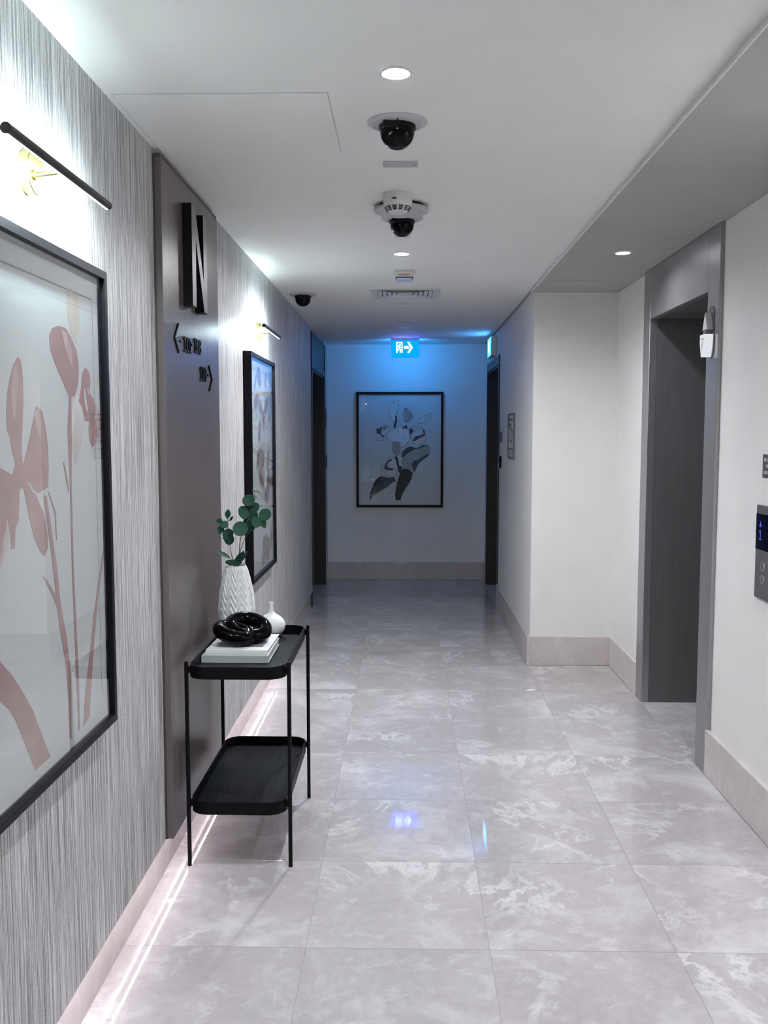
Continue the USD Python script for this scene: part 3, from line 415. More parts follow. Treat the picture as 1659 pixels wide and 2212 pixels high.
# ================================================================ pictures and picture lights
def picture(name, label, place, w, h, bar, depth, prints, line=True, sheet='sheet_white'):
    """framed print: local u to the right, v up, from the frame's centre; place maps a local mesh to the wall"""
    t = thing(name, label, 'framed picture')
    P = lambda m: place(m)
    hw, hh = w / 2, h / 2
    fr = [prism(Polygon([(-hw, hh), (hw, hh), (hw - bar, hh - bar), (-hw + bar, hh - bar)]), depth), prism(Polygon([(-hw, -hh), (hw, -hh), (hw - bar, -hh + bar), (-hw + bar, -hh + bar)]), depth),
          prism(Polygon([(-hw, hh), (-hw, -hh), (-hw + bar, -hh + bar), (-hw + bar, hh - bar)]), depth), prism(Polygon([(hw, hh), (hw, -hh), (hw - bar, -hh + bar), (hw - bar, hh - bar)]), depth)]
    for f in fr: obj('frame_bar', P(f), 'black_frame', t)
    zs = depth - 0.022
    sh = obj('sheet', P(move(prism(sbox(-hw + bar * 0.8, -hh + bar * 0.8, hw - bar * 0.8, hh - bar * 0.8), 0.006), 0, 0, zs - 0.006)), sheet, t)
    if line:
        a, b = hw - bar - 0.045, hh - bar - 0.062
        obj('mount_line', P(move(prism(sbox(-a, b - 0.004, a, b).union(sbox(a - 0.0015, -b, a, b)), 0.0004), 0, 0, zs)), 'mount_line', sh)
    k = 0
    clip = sbox(-hw + bar + 0.002, -hh + bar + 0.002, hw - bar - 0.002, hh - bar - 0.002)
    for mname, pname, polys in prints:
        ms = []
        for p in polys:
            g = Polygon(p).buffer(0)
            g = g.buffer(0.004, quad_segs=3).buffer(-0.004, quad_segs=3) if g.area > 0.002 else g
            g = g.intersection(clip)
            if g.is_empty: continue
            k += 1
            ms.append(move(prism(g, 0.0003 + 0.00002 * min(k, 20) + 0.000004 * max(k - 20, 0)), 0, 0, zs + 0.0002))
        if ms: obj(pname, P(cat_(ms)), mname, sh)
    obj('glass', P(move(prism(sbox(-hw + bar * 0.9, -hh + bar * 0.9, hw - bar * 0.9, hh - bar * 0.9), 0.0015), 0, 0, depth - 0.010)), 'picture_glass', t)
    return t
AY, AZ, AW, AH = 2.172, 1.460, 0.935, 1.288
loc1 = lambda L: [[(y - AY, z - AZ) for y, z in p] for p in L]
extra = [[(-0.40, 0.30), (-0.34, 0.36), (-0.30, 0.28), (-0.31, 0.12), (-0.35, 0.02), (-0.40, 0.14)], [(-0.30, 0.06), (-0.22, 0.14), (-0.18, 0.02), (-0.24, -0.10), (-0.31, -0.06)],
         [(-0.345, 0.02), (-0.335, 0.02), (-0.30, -0.30), (-0.285, -0.56), (-0.30, -0.56), (-0.315, -0.28)], [(-0.22, 0.12), (-0.15, 0.10), (-0.125, 0.0), (-0.17, -0.04)]]
pr = [('print_pale', 'pale_petals', loc1(ART1['pale'])), ('print_tan', 'tan_petals', loc1(ART1['tan'])), ('print_rose', 'rose_petals', loc1(ART1['rose']) + extra), ('print_wash', 'washed_petals', loc1(ART1P)), ('sheet_white', 'bare_slits', loc1(ART1S))]
picture('framed_picture', 'large black framed print of rose pink orchids on the near left wall', lambda m: move(on_left(m, XL), 0, AY, AZ), AW, AH, 0.021, 0.045, pr)
BY = 5.545
loc2 = [[(y - BY, z - AZ) for y, z in p] for p in ART2]
picture('framed_picture', 'black framed floral print on the left wall behind the console table', lambda m: move(on_left(m, XL), 0, BY, AZ), 0.93, 1.288, 0.021, 0.045, [('print_taupe', 'taupe_petals', loc2)])
CXB, CZB = -0.070, 1.475
loc3 = lambda k: [[(x - CXB, z - CZB) for x, z in p] for p in ART3[k]]
outl = []
for k_ in ('petal', 'white', 'olive', 'green'):
    for q in loc3(k_):
        for i_ in range(len(q)):
            a_, b_ = np.array(q[i_]), np.array(q[(i_ + 1) % len(q)]); n_ = np.array([-(b_ - a_)[1], (b_ - a_)[0]]) / max(np.linalg.norm(b_ - a_), 1e-6); w_ = 0.0022 + 0.0022 * ((i_ * 7) % 3) / 2
            outl.append([tuple(a_ + n_ * w_ * 0.4), tuple(b_ + n_ * w_), tuple(b_ - n_ * w_), tuple(a_ - n_ * w_ * 0.4)])
picture('framed_picture', 'black framed botanical orchid print on the far end wall', lambda m: move(on_back(m, YB), CXB, 0, CZB), 0.975, 1.294, 0.026, 0.04,
        [('print_green', 'pale_leaf', loc3('green')), ('print_petal', 'petals', loc3('petal')), ('print_white', 'white_petals', loc3('white')), ('print_olive', 'olive_petals', loc3('olive')), ('print_outline', 'outlines', [[*q] for q in outl]), ('print_leaf', 'leaves', loc3('leaf')), ('print_dark', 'dark_stems', loc3('dark')), ('print_plum', 'plum_markings', loc3('plum'))], line=False, sheet='sheet_bright')
def picture_light(y, label):
    t = thing('picture_light', label, 'picture light', (XL, y, 2.26), group=None)
    obj('wall_disc', on_left(lathe([(0, 0), (0.052, 0), (0.052, 0.024), (0.0505, 0.026), (0, 0.026)], 56), 0), 'brass', t, smooth=30)
    obj('arm', cat_([cyl(0.006, [0.024, -0.02, -0.012], [0.09, -0.02, -0.004], 16), cyl(0.012, [0.024, -0.02, -0.012], [0.032, -0.02, -0.011], 20)]), 'brass', t, smooth=40)
    c = (0.090, 0.0)
    R, half = 0.0115, 0.315
    # tube with a slot towards the wall and down; the slot holds the diffuser
    a0, a1 = math.radians(142), math.radians(285)
    arc = [(c[0] + R * math.cos(a), c[1] + R * math.sin(a)) for a in np.linspace(a1 - 2 * PI, a0, 40)]
    inn = [(c[0] + (R - 0.0035) * math.cos(a), c[1] + (R - 0.0035) * math.sin(a)) for a in np.linspace(a0, a1 - 2 * PI, 40)]
    def along(poly, y0, y1):
        m = prism(poly, y1 - y0); v = m.vertices.copy(); m.vertices = np.stack([v[:, 0], y0 + v[:, 2], v[:, 1]], 1); m.fix_normals(); return m
    obj('tube', along(Polygon(arc + inn), -half, half), 'bronze_tube', t, smooth=25)
    obj('end_cap', cyl(R, [c[0], -half - 0.004, c[1]], [c[0], -half, c[1]], 32), 'bronze_tube', t, smooth=30)
    obj('end_cap', cyl(R, [c[0], half, c[1]], [c[0], half + 0.004, c[1]], 32), 'bronze_tube', t, smooth=30)
    r2 = R - 0.0008
    dif = [(c[0] + r2 * math.cos(a), c[1] + r2 * math.sin(a)) for a in np.linspace(a0 + 0.03, a1 - 0.03, 14)] + [(c[0] + (R - 0.004) * math.cos(a), c[1] + (R - 0.004) * math.sin(a)) for a in np.linspace(a1 - 0.03, a0 + 0.03, 14)]
    obj('diffuser', along(Polygon(dif), -half + 0.006, half - 0.006), 'lamp_picture', t)
    return t
pl = picture_light(2.205, 'brass and dark bronze picture light above the rose orchid print')
dup(pl, (XL, 5.58, 2.26), 'brass and dark bronze picture light above the floral print past the wayfinding panel')

# ================================================================ on the ceiling
def downlight(x, y, z, label, lamp='lamp_down', up=0.017):
    t = thing('downlight', label, 'downlight', (x, y, z), group=None)
    obj('trim_ring', lathe([(0.0365, 0.001), (0.0365, -0.004), (0.040, -0.0055), (0.0455, -0.004), (0.047, 0.0), (0.0365, 0.001)], 48), 'white_plastic', t, smooth=30)
    obj('lens', lathe([(0, up), (0.0362, up), (0.0362, up + 0.003), (0, up + 0.003)], 48), lamp, t)
    obj('reflector', lathe([(0.0368, -0.0005), (0.0365, -0.0005), (0.0355, up - 0.0005), (0.0368, up - 0.0005), (0.0368, -0.0005)], 48), 'white_plastic', t, smooth=30)
    return t
dl = downlight(*DOWN[0], 'lit round downlight in the corridor ceiling nearest the viewer')
downlight(*DOWN[1], 'lit round downlight in the corridor ceiling just past the second dome camera', 'lamp_down_mid', 0.003)
dl2 = downlight(*DOWN[2], 'lit round downlight in the lobby ceiling in front of the lift', 'lamp_down_lobby')
dup(dl, DOWN[3], 'lit round downlight in the corridor ceiling just above the viewpoint')
downlight(*DOWN[4], 'lit round downlight in the lobby ceiling right of the picture', 'lamp_down_side')
def dome_camera(label, loc, size):
    t = thing('dome_camera', label, 'security camera', loc)
    F = 0.097 * size
    obj('flange', lathe([(0, 0.0), (F, 0.0), (F, -0.003), (F - 0.010, -0.008), (F - 0.022, -0.0095), (F - 0.024, -0.0075), (0.058, -0.012), (0.0, -0.012)], 64), 'grey_plastic', t, smooth=30)
    obj('collar', lathe([(0.045, -0.010), (0.0595, -0.010), (0.0600, -0.022), (0.0565, -0.0245), (0.045, -0.0245)], 56), 'black_letter', t, smooth=30)
    pr = [(0.0555, -0.020), (0.0555, -0.030)] + [(0.0555 * math.cos(a), -0.030 - 0.0555 * math.sin(a)) for a in np.linspace(0.08, PI / 2, 14)]
    pr[-1] = (0, pr[-1][1])
    obj('dome', lathe(pr[::-1], 56), 'smoked_dome', t, smooth=True)
    obj('hood', cbox(-0.046, 0.006, -0.060, -0.03, -0.030, -0.0095, 0.004), 'black_letter', t)
    obj('screw', move(lathe([(0, 0), (0.004, 0), (0.003, -0.002), (0, -0.002)], 16), 0.002, -0.066, -0.010), 'lens_black', t)
    return t
dc = dome_camera('black dome security camera on a white flange nearest the viewer', (-0.03, 3.075, ZC), 1.0)
dup(dc, (-0.020, 4.40, ZC), 'black dome security camera just behind the round plate and smoke detector')
dup(dc, (-0.742, 6.74, ZC), 'black dome security camera by the left wall beyond the second picture light', rz=20)
t = thing('ceiling_plate', 'narrow grey rectangular cover plate on the ceiling behind the nearest dome camera', 'cover plate', (-0.022, 3.53, ZC))
obj('plate', cbox(-0.064, 0.064, -0.034, 0.034, -0.005, 0, 0.0015), 'grey_plastic', t)
obj('screw', move(lathe([(0, 0), (0.003, 0), (0.002, -0.001), (0, -0.001)], 12), -0.05, 0, -0.005), 'lens_black', t)
obj('screw', move(lathe([(0, 0), (0.003, 0), (0.002, -0.001), (0, -0.001)], 12), 0.05, 0, -0.005), 'lens_black', t)
t = thing('smoke_detector', 'white smoke detector with dark vent slots hanging from the ceiling', 'smoke detector', (-0.036, 3.965, ZC))
obj('base', lathe([(0, 0), (0.062, 0), (0.0625, -0.020), (0.061, -0.026), (0, -0.026)], 56), 'white_plastic', t, smooth=30)
obj('body', lathe([(0.0, -0.026), (0.060, -0.026), (0.0605, -0.040), (0.056, -0.052), (0.040, -0.074), (0.030, -0.080), (0, -0.081)], 56), 'white_plastic', t, smooth=30)
for rowk, (zz, rr) in enumerate(((-0.0575, 0.0522), (-0.064, 0.0475), (-0.070, 0.0432))):
    for k in range(12):
        a = 2 * PI * (k + 0.5) / 12
        s = cbox(-0.0025, 0.0025, -0.0095 + 0.001 * rowk, 0.0095 - 0.001 * rowk, -0.0021, 0.0021, 0.0005)
        s.apply_transform(trimesh.transformations.rotation_matrix(math.radians(36), [0, 1, 0])); s.apply_translation([rr, 0, zz]); s.apply_transform(trimesh.transformations.rotation_matrix(a, [0, 0, 1]))
        obj('vent_slot', s, 'dark_slot', t)
obj('indicator', cat_([cbox(-0.022, -0.006, -0.0635, -0.058, -0.034, -0.028, 0.0005)]), 'lens_black', t)
t = thing('round_ceiling_plate', 'wide round grey cover plate behind the smoke detector', 'cover plate', (-0.024, 4.165, ZC))
obj('disc', lathe([(0, -0.014), (0.118, -0.014), (0.120, -0.017), (0.119, -0.026), (0.115, -0.028), (0, -0.028)], 72), 'grey_plastic', t, smooth=30)
obj('spacer', lathe([(0, 0), (0.10, 0), (0.10, -0.0142), (0, -0.0142)], 48), 'dark_slot', t, smooth=30)
def sprinkler(loc, r, label):
    t = thing('sprinkler_cover', label, 'sprinkler cover', loc)
    obj('ring', lathe([(r * 0.62, 0), (r, 0), (r * 0.97, -0.004), (r * 0.66, -0.005), (r * 0.62, 0)], 40), 'white_plastic', t, smooth=30)
    obj('cap', lathe([(0, -0.001), (r * 0.6, -0.001), (r * 0.6, -0.007), (r * 0.55, -0.009), (0, -0.009)], 40), 'white_plastic', t, smooth=30)
    return t
sprinkler((-0.018, 4.80, ZC), 0.042, 'small round white sprinkler cover directly under the second dome camera in view')
sprinkler((-0.02, 7.18, ZC), 0.045, 'flat round sprinkler cover on the ceiling just beyond the air vent')
sprinkler((-0.012, 7.47, ZC), 0.045, 'second flat round sprinkler cover on the ceiling beyond the air vent')
sprinkler((-0.02, 7.78, ZC), 0.045, 'third flat round sprinkler cover on the ceiling beyond the air vent')
sprinkler((-0.012, 8.76, ZC), 0.05, 'round sprinkler cover on the dim ceiling between the speaker and the exit sign')
t = thing('ceiling_speaker', 'round grey ceiling speaker on the dim ceiling before the exit sign', 'speaker', (-0.018, 8.33, ZC))
obj('rim', lathe([(0.085, 0), (0.1, 0), (0.099, -0.006), (0.088, -0.009), (0.085, 0)], 56), 'white_plastic', t, smooth=30)
obj('grille', lathe([(0, -0.001), (0.086, -0.001), (0.086, -0.006), (0.04, -0.010), (0, -0.011)], 56), 'grey_plastic', t, smooth=30)
t = thing('emergency_light', 'small boxy emergency light with a pale lens hanging before the air vent', 'emergency light', (-0.012, 5.80, ZC))
obj('mount', cbox(-0.068, 0.068, -0.06, 0.06, -0.007, 0, 0.001), 'white_plastic', t)
obj('body', cbox(-0.056, 0.056, -0.05, 0.05, -0.042, -0.007, 0.003), 'white_plastic', t)
obj('print', cat_([bx(-0.04, 0.03, -0.0512, -0.05, -0.034, -0.030), bx(-0.035, 0.04, -0.0512, -0.05, -0.027, -0.023)]), 'red_print', t)
obj('seam', bx(-0.054, 0.054, -0.0495, 0.0495, -0.0455, -0.042), 'dark_slot', t)
mat('pale_lens', {'p': ('principled_bsdf', {'base_color': (0.55, 0.60, 0.78), 'roughness': 0.25})})
obj('lens', cbox(-0.05, 0.05, -0.046, 0.046, -0.06, -0.0455, 0.004), 'pale_lens', t)
# air vent: square diffuser of nested frames
t = thing('air_vent', 'white square air vent with nested louvre frames in the ceiling', 'air vent', (-0.008, 6.70, ZC))
def ring_sq(a, b, z0, z1, flare=0.0):
    """mitred square ring whose face slopes: outer half-size a at z0, inner half-size b at z1"""
    v, f = [], []
    for s, z in ((a, z0), (b, z1), (b - 0.003, z1 + 0.0015), (a - 0.003, z0 + 0.0035)):
        v += [(-s, -s, z), (s, -s, z), (s, s, z), (-s, s, z)]
    for i in range(4):
        for j in range(4):
            k = (j + 1) % 4; i2 = (i + 1) % 4; p, q, s_, t_ = i * 4 + j, i * 4 + k, i2 * 4 + k, i2 * 4 + j; f += [(p, q, s_), (p, s_, t_)]
    m = trimesh.Trimesh(v, f, process=False); m.fix_normals(); return m
obj('frame', cat_([bx(-0.245, -0.195, -0.235, 0.235, -0.008, 0), bx(0.195, 0.245, -0.235, 0.235, -0.008, 0), bx(-0.195, 0.195, -0.235, -0.195, -0.008, 0), bx(-0.195, 0.195, 0.195, 0.235, -0.008, 0)]), 'vent_metal', t)
obj('backing', bx(-0.195, 0.195, -0.195, 0.195, -0.0012, -0.0002), 'dark_slot', t)
for a in (0.192, 0.158, 0.124, 0.090):
    obj('louvre', ring_sq(a, a - 0.026, -0.010, -0.0015), 'vent_metal', t)
obj('core', cbox(-0.056, 0.056, -0.056, 0.056, -0.010, -0.004, 0.001), 'vent_metal', t)
# access panels: thin hatches with a fine gap
def hatch(label, x0, x1, y0, y1, z, far=True):
    t = thing('access_panel', label, 'access panel', ((x0 + x1) / 2, (y0 + y1) / 2, z))
    a, b = (x1 - x0) / 2, (y1 - y0) / 2
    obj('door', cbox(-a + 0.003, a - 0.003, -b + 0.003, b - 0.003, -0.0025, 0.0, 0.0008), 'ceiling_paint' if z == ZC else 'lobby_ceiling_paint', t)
    obj('gap', bx(-a, a, -b, b, -0.0004, 0.0), 'grey_plastic', t)
hatch('flush white access panel in the corridor ceiling beside the left wall', -0.872, -0.231, 2.805, 3.405, ZC)
hatch('flush white access panel in the lobby ceiling by its end wall', 0.945, 1.335, 6.045, 6.36, ZLOB)
def cyan_sign(t, place, w, h, arrow=True, face='exit_front', d0=0.0, parent=None):
    """running figure through a door and an arrow, as raised flat glyphs; u right, v up, centred"""
    g = []
    s = h
    door_ = sbox(-0.36 * s, -0.30 * s, 0.02 * s, 0.34 * s).difference(sbox(-0.29 * s, -0.30 * s, -0.05 * s, 0.27 * s))
    figure = LineString([(-0.20 * s, 0.10 * s), (-0.17 * s, -0.04 * s)]).buffer(0.045 * s).union(Polygon([(p[0] * s, p[1] * s) for p in [(-0.18, 0.13), (-0.10, 0.13), (-0.10, 0.22), (-0.18, 0.22)]]))
    figure = figure.union(LineString([(-0.17 * s, -0.04 * s), (-0.10 * s, -0.12 * s), (-0.12 * s, -0.27 * s)]).buffer(0.03 * s)).union(LineString([(-0.17 * s, -0.04 * s), (-0.24 * s, -0.16 * s), (-0.34 * s, -0.18 * s)]).buffer(0.03 * s)).union(LineString([(-0.19 * s, 0.09 * s), (-0.08 * s, 0.02 * s)]).buffer(0.022 * s)).union(LineString([(-0.19 * s, 0.09 * s), (-0.28 * s, 0.02 * s)]).buffer(0.022 * s))
    lit = door_.union(sbox(-0.29 * s, -0.30 * s, -0.05 * s, 0.27 * s).difference(figure)) if False else door_.union(figure)
    g.append(lit)
    if arrow:
        g.append(sbox(0.10 * s, -0.07 * s, 0.36 * s, 0.09 * s).union(Polygon([(0.28 * s, 0.34 * s), (0.40 * s, 0.34 * s), (0.62 * s, 0.01 * s), (0.40 * s, -0.32 * s), (0.28 * s, -0.32 * s), (0.46 * s, 0.01 * s)])))
    return g
# hanging exit sign
t = thing('exit_sign', 'lit cyan running man exit sign with arrow, hanging before the end wall', 'exit sign', (-0.010, 9.80, ZC))
w, h = 0.29, 0.178
obj('canopy', cat_([cbox(-0.06, 0.06, -0.03, 0.03, -0.004, 0, 0.001), cbox(-0.15, 0.15, -0.016, 0.016, -0.022, -0.004, 0.002)]), 'white_plastic', t)
pan = obj('panel', move(cbox(-w / 2, w / 2, -0.010, 0.010, -h / 2, h / 2, 0.001), 0, 0, -0.022 - h / 2), 'white_plastic', t)
fc = obj('lit_face', move(bx(-w / 2 + 0.003, w / 2 - 0.003, -0.0115, -0.010, -h / 2 + 0.003, h / 2 - 0.003), 0, 0, -0.022 - h / 2), 'exit_front', t)
G = cyan_sign(t, None, w, h)
obj('pictogram', cat_([move(on_back(prism(affinity.translate(g, -0.030, 0.012), 0.0006), -0.0115), 0, 0, -0.022 - h / 2) for g in G]), 'exit_glyph', fc)
obj('rear_lit_face', move(bx(-w / 2 + 0.003, w / 2 - 0.003, 0.010, 0.0115, -h / 2 + 0.003, h / 2 - 0.003), 0, 0, -0.022 - h / 2), 'exit_back', t)
# wall exit sign above the right door
t = thing('exit_sign', 'box exit sign with a lit cyan face mounted on the right wall above the door', 'exit sign', (XR, 9.38, 2.515))
obj('housing', cbox(-0.058, 0.0, -0.19, 0.19, -0.095, 0.095, 0.004), 'white_plastic', t)
fc = obj('lit_face', bx(-0.0605, -0.058, -0.183, 0.183, -0.088, 0.088), 'exit_side', t)
obj('pictogram', cat_([on_right(move(prism(affinity.translate(g, -0.05, 0.0), 0.0006), 0, 0, 0.0605), 0) for g in cyan_sign(t, None, 0.36, 0.17)]), 'exit_glyph', fc)

# ================================================================ console table
TY0, TY1, TX0, TX1 = 3.362, 4.132, -0.815, -0.450
t = thing('console_table', 'black two-tier tray console table with thin metal legs by the left wall', 'console table')
def tray(name, z0, z1, rim=0.006, base=0.008, rad=0.07):
    out = rrect(TX0, TX1, TY0, TY1, rad, 12); inn = out.buffer(-rim)
    p = obj(name, move(prism(inn.buffer(0.001), base), 0, 0, z0 + 0.002), 'black_wood', t)
    obj('rim', move(prism(out.difference(inn), z1 - z0), 0, 0, z0), 'black_rim', p, smooth=30)
    return p
tray('top_tray', 0.741, 0.788); tray('lower_tray', 0.222, 0.270)
for x in (-0.8265, -0.4385):
    for y in (3.412, 4.084):
        obj('leg', cat_([cyl(0.0078, [x, y, 0.0], [x, y, 0.796], 20)]), 'black_metal', t, smooth=40)
        s = 1 if x < -0.6 else -1
        for z in (0.763, 0.245):
            obj('bracket', cbox(min(x, x + s * 0.016), max(x, x + s * 0.016), y + 0.006, y + 0.020, z - 0.012, z + 0.012, 0.001), 'black_metal', t)
TZ = 0.751
# ---------------------------------------------------------------- books
def book(label, x0, x1, y0, y1, z0, th, cov, rot=0):
    t = thing('book', label, 'book', ((x0 + x1) / 2, (y0 + y1) / 2, z0), rz=rot, group=None)
    a, b = (x1 - x0) / 2, (y1 - y0) / 2; c = 0.0022
    obj('front_cover', cbox(-a, a, -b, b, th - c, th, 0.0006), cov, t)
    obj('back_cover', cbox(-a, a, -b, b, 0, c, 0.0006), cov, t)
    obj('spine', cbox(-a, a, -b, -b + c, c, th - c, 0.0002), cov, t)
    obj('pages', bx(-a + 0.004, a - 0.004, -b + c, b - 0.004, c, th - c), 'book_pages', t)
    return t, a, b
b1, _, _ = book('thick pale grey-green book lying flat on the console tray under the white one', -0.806, -0.540, 3.575, 3.895, TZ, 0.029, 'book_grey')
b2, a, b = book('white book with a framed cover picture on top of the grey-green book', -0.790, -0.542, 3.592, 3.890, TZ + 0.029, 0.018, 'book_white', rot=-1.0)
obj('cover_picture', bx(-a + 0.03, a - 0.03, -b + 0.055, b - 0.022, 0.018, 0.0184), 'cover_photo', b2)
obj('spine_line', bx(-a + 0.02, a - 0.02, -b - 0.0004, -b, 0.0045, 0.0055), 'sheet_grey', b2)
BZ = TZ + 0.029 + 0.0184
# ---------------------------------------------------------------- knot ornament: two interlocked fat links
t = thing('knot_ornament', 'glossy black knotted link ornament resting on the books', 'ornament', (-0.668, 3.715, BZ))
def link(c, ex, ey, a, b, rr, squash=1.0, n=72):
    ex, ey = np.array(ex, float), np.array(ey, float); ex /= np.linalg.norm(ex); ey -= ex * (ex @ ey); ey /= np.linalg.norm(ey)
    s = np.linspace(0, 2 * PI, n, endpoint=False)
    pts = np.array(c) + a * np.outer(np.cos(s), ex) + b * np.outer(np.sin(s), ey)
    return tube(pts, rr, 24, closed=True)
KN = [link((0.018, 0.034, 0.056), (1, 0.10, -0.18), (-0.1, 0.86, 0.42), 0.070, 0.058, 0.0300), link((-0.028, -0.026, 0.0475), (1, -0.28, -0.30), (0.25, 0.9, 0.10), 0.062, 0.046, 0.0290)]
kz = min(m_.bounds[0][2] for m_ in KN)
for m_ in KN: obj('link', move(m_, 0, 0, -kz), 'black_gloss', t, smooth=True)
# ---------------------------------------------------------------- tall chevron vase
def vase_r(s):                                # s 0..1 up the vase
    return np.interp(s, [0, 0.06, 0.25, 0.42, 0.6, 0.8, 0.95, 1.0], [0.054, 0.060, 0.071, 0.0765, 0.0725, 0.0600, 0.0475, 0.0435])
VH = 0.328
nz, na = 150, 192
S = np.linspace(0, 1, nz); A = np.linspace(0, 2 * PI, na, endpoint=False)
tri = lambda x: 1 - 4 * np.abs((x % 1) - 0.5)       # -1..1
def pchip(s):
    from scipy.interpolate import PchipInterpolator
    return PchipInterpolator([0, 0.06, 0.25, 0.42, 0.6, 0.8, 0.95, 1.0], [0.054, 0.060, 0.071, 0.0765, 0.0725, 0.0600, 0.0475, 0.0435])(s)
ph = S[:, None] * 9.5 + 0.72 * tri(A[None, :] * 10 / (2 * PI))
win = np.clip(np.minimum(S / 0.05, (1 - S) / 0.06), 0, 1)[:, None]
RR = pchip(S)[:, None] + win * 0.0050 * tri(ph)
V = np.stack([RR * np.cos(A), RR * np.sin(A), np.repeat(S[:, None] * VH, na, 1)], -1).reshape(-1, 3)
inner = np.stack([np.outer([0.040, 0.050, 0.040], np.cos(A)), np.outer([0.040, 0.050, 0.040], np.sin(A)), np.repeat([[VH], [VH * 0.7], [0.01]], na, 1)], -1).reshape(-1, 3)
V = np.vstack([V, inner, [[0, 0, 0.01], [0, 0, 0]]]); f = []
for i in range(nz + 2):
    for j in range(na):
        k = (j + 1) % na; f += [(i * na + j, i * na + k, (i + 1) * na + k), (i * na + j, (i + 1) * na + k, (i + 1) * na + j)]
for j in range(na):
    k = (j + 1) % na; f += [((nz + 2) * na + j, (nz + 2) * na + k, len(V) - 2), (k, j, len(V) - 1)]
vm = trimesh.Trimesh(V, f, process=False); vm.fix_normals()
VX_, VY_ = -0.742, 4.0
t = thing('vase', 'tall white vase with a carved chevron surface holding the eucalyptus', 'vase', (VX_, VY_, TZ), rz=9)
obj('body', vm, 'ceramic_white', t, smooth=True)
t = thing('vase', 'small white bulb vase with a thin neck at the far end of the console', 'vase', (-0.597, 4.055, TZ))
pr = [(0.0, 0.0), (0.022, 0.0), (0.030, 0.003), (0.046, 0.016), (0.058, 0.034), (0.0615, 0.052), (0.058, 0.068), (0.046, 0.085), (0.030, 0.097), (0.017, 0.106), (0.0105, 0.116), (0.0085, 0.130), (0.0088, 0.148), (0.0105, 0.156), (0.0085, 0.156), (0.0065, 0.148), (0.0065, 0.12), (0.0, 0.11)]
from scipy.interpolate import PchipInterpolator
q = np.array(pr); sl = np.r_[0, np.cumsum(np.linalg.norm(np.diff(q, axis=0), axis=1))]; ss = np.linspace(0, sl[-1], 90)
qq = np.stack([PchipInterpolator(sl, q[:, 0])(ss), PchipInterpolator(sl, q[:, 1])(ss)], 1); qq[0, 0] = qq[-1, 0] = 0
obj('body', lathe(qq, 64), 'ceramic_matte', t, smooth=True)
# ---------------------------------------------------------------- eucalyptus sprigs
def leaf(c, w, h, nrm, updir, cup=0.12, tipped=False):
    """rounded leaf blade of real thickness: centre c, width w, length h, facing nrm, its tip towards updir"""
    nrm = np.array(nrm, float); nrm /= np.linalg.norm(nrm); e = np.array(updir, float); e -= nrm * (nrm @ e); e /= np.linalg.norm(e); s = np.cross(e, nrm)
    n = 20; ring, pts, fs = [], [], []
    def P(u_, v_): return np.array(c) + s * u_ + e * v_ + nrm * (cup * (u_ * u_ / max(w, 1e-6) * 2 + v_ * v_ / max(h, 1e-6)) - cup * 0.15 * w)
    prof = lambda a: (math.sin(a), -math.cos(a))
    for side in (0, 1):
        off = nrm * (0.0004 if side == 0 else -0.0004); base = len(pts)
        pts.append(P(0, 0) + off)
        for rr in (0.5, 1.0):
            for k in range(n):
                a = 2 * PI * k / n; u_, v_ = prof(a)
                if tipped: u_ *= (1 - 0.35 * max(v_, 0)) * (1 - 0.25 * max(-v_, 0))
                pts.append(P(u_ * w / 2 * rr, v_ * h / 2 * rr) + off * (1 if rr < 1 else 0.6))
        for k in range(n):
            k2 = (k + 1) % n; A0, B0, C0, D0 = base + 1 + k, base + 1 + k2, base + 1 + n + k, base + 1 + n + k2
            q_ = [(base, A0, B0), (A0, C0, D0), (A0, D0, B0)]
            fs += q_ if side == 0 else [x[::-1] for x in q_]
    m_ = 1 + 2 * n
    for k in range(n):
        k2 = (k + 1) % n; fs += [(1 + n + k, m_ + 1 + n + k, m_ + 1 + n + k2), (1 + n + k, m_ + 1 + n + k2, 1 + n + k2)]
    return trimesh.Trimesh(pts, fs, process=False)
mouth = np.array([VX_, VY_, TZ + VH])
def sprig(label, path, leaves):
    t = thing('eucalyptus_sprig', label, 'eucalyptus sprig')
    path = np.array(path, float); s = np.r_[0, np.cumsum(np.linalg.norm(np.diff(path, axis=0), axis=1))]
    ss = np.linspace(0, s[-1], 28); pp = np.stack([PchipInterpolator(s, path[:, k])(ss) for k in range(3)], 1)
    obj('stem', tube(pp, np.linspace(0.0022, 0.0011, 28), 8), 'stem_brown', t, smooth=True)
    for (x, y, z, w, h, n_, up_) in leaves:
        c = np.array([x, y, z]); lf = obj('leaf', leaf(c, w, h, n_, up_, tipped=h > 1.35 * w), 'leaf_green', t, smooth=50)
        b0 = c - 0.45 * h * np.array(up_, float) / np.linalg.norm(up_)
        j = np.argmin(np.linalg.norm(pp - b0, axis=1)); 
        if np.linalg.norm(pp[j] - b0) > 0.004: obj('leaf_stalk', tube(np.array([pp[j], (pp[j] + b0) / 2 + [0, 0, 0.002], b0]), 0.0008, 6), 'stem_brown', lf, smooth=True)
    return t
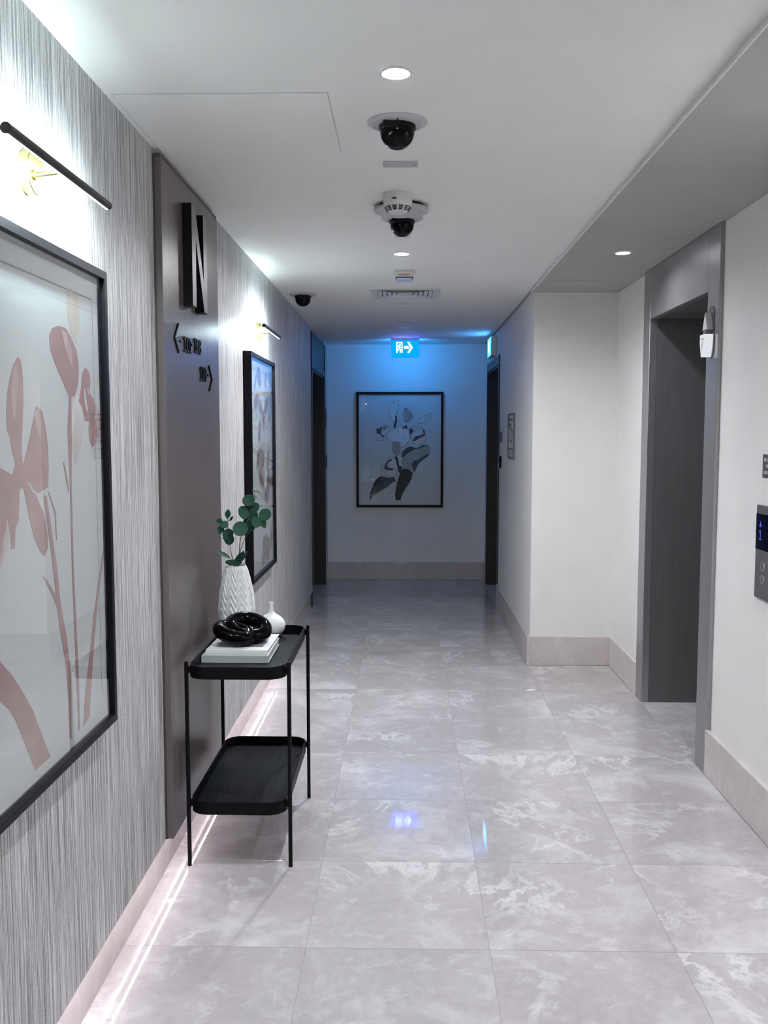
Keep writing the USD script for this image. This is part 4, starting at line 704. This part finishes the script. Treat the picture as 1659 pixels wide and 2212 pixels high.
sprig('tall eucalyptus sprig with big round leaves leaning right out of the vase', [mouth + [0.008, 0, -0.12], mouth + [0.012, 0, 0.0], (-0.722, 4.0, 1.19), (-0.69, 4.0, 1.27), (-0.668, 4.0, 1.34), (-0.655, 4.0, 1.405)],
      [(-0.648, 4.00, 1.402, 0.016, 0.046, (0.2, -0.35, 0.9), (1, -0.2, -0.1)), (-0.681, 3.985, 1.364, 0.056, 0.052, (0.15, -0.9, 0.35), (-0.5, 0, 0.8)), (-0.660, 4.01, 1.330, 0.044, 0.05, (-0.2, -0.8, 0.3), (0.5, 0, 0.7)),
       (-0.704, 3.99, 1.311, 0.046, 0.060, (0.35, -0.9, 0.1), (-0.35, 0, 0.9)), (-0.664, 4.00, 1.293, 0.05, 0.05, (-0.3, -0.9, 0.2), (0.4, 0, 0.6)), (-0.660, 4.03, 1.372, 0.03, 0.024, (0.5, -0.4, 0.7), (0.9, 0, 0.3))])
sprig('eucalyptus sprig with broad leaves reaching toward the picture frame', [mouth + [-0.004, 0.006, -0.12], mouth + [0.006, 0.006, 0.0], (-0.712, 3.99, 1.17), (-0.680, 3.98, 1.225), (-0.645, 3.98, 1.27), (-0.612, 3.98, 1.29)],
      [(-0.609, 3.98, 1.303, 0.054, 0.056, (-0.15, -0.9, 0.2), (0.6, 0, 0.6)), (-0.714, 3.96, 1.243, 0.066, 0.066, (0.1, -0.95, 0.25), (-0.6, 0, 0.5)), (-0.646, 3.97, 1.272, 0.046, 0.05, (0.4, -0.8, 0.1), (0.3, 0, -0.8)),
       (-0.620, 3.99, 1.264, 0.034, 0.046, (0.5, -0.7, 0.2), (0.35, 0, -0.9)), (-0.672, 3.98, 1.252, 0.048, 0.05, (-0.4, -0.8, 0.3), (0.5, 0, -0.5)), (-0.690, 4.00, 1.268, 0.04, 0.05, (0.5, -0.8, 0.0), (-0.2, 0, 1))])
sprig('short eucalyptus sprig with small leaves leaning left against the taupe panel', [mouth + [-0.012, -0.004, -0.12], mouth + [-0.010, -0.004, 0.0], (-0.762, 3.99, 1.14), (-0.768, 3.985, 1.2), (-0.772, 3.98, 1.25), (-0.771, 3.975, 1.30)],
      [(-0.770, 3.975, 1.306, 0.026, 0.040, (0.1, -0.95, 0.1), (0.1, 0, 1)), (-0.806, 3.97, 1.276, 0.026, 0.040, (-0.4, -0.6, 0.5), (-0.8, 0, 0.5)), (-0.784, 3.965, 1.260, 0.038, 0.034, (0.1, -0.8, 0.5), (-0.7, 0, 0.2)),
       (-0.802, 3.975, 1.238, 0.030, 0.044, (0.3, -0.8, 0.2), (-0.3, 0, -0.9)), (-0.769, 3.965, 1.220, 0.050, 0.046, (0.35, -0.85, 0.15), (0.3, 0, -0.4)), (-0.762, 3.96, 1.197, 0.046, 0.048, (-0.2, -0.95, 0.2), (0.2, 0, -0.9)),
       (-0.757, 3.985, 1.285, 0.018, 0.026, (-0.5, -0.6, 0.4), (0.5, 0, 0.7)), (-0.780, 3.98, 1.205, 0.03, 0.03, (-0.3, -0.8, 0.4), (-0.6, 0, 0.2))])
sprig('low eucalyptus sprig of long leaves spread at the mouth of the tall vase', [mouth + [0.0, 0.01, -0.10], mouth + [0.0, 0.004, 0.0], mouth + [-0.006, -0.01, 0.02], mouth + [0.002, -0.012, 0.034]],
      [(-0.792, 3.98, 1.128, 0.029, 0.068, (0.5, -0.5, 0.7), (-0.9, -0.1, 0.42)), (-0.722, 3.975, 1.120, 0.030, 0.064, (-0.5, -0.7, 0.5), (0.6, 0, 0.75)), (-0.706, 3.985, 1.118, 0.030, 0.066, (-0.6, -0.6, 0.4), (0.66, 0, 0.72)),
       (-0.755, 3.965, 1.095, 0.032, 0.056, (0.1, -0.8, 0.6), (0.9, 0, -0.1)), (-0.735, 3.968, 1.092, 0.030, 0.05, (-0.1, -0.8, 0.6), (0.95, 0, 0.05))])
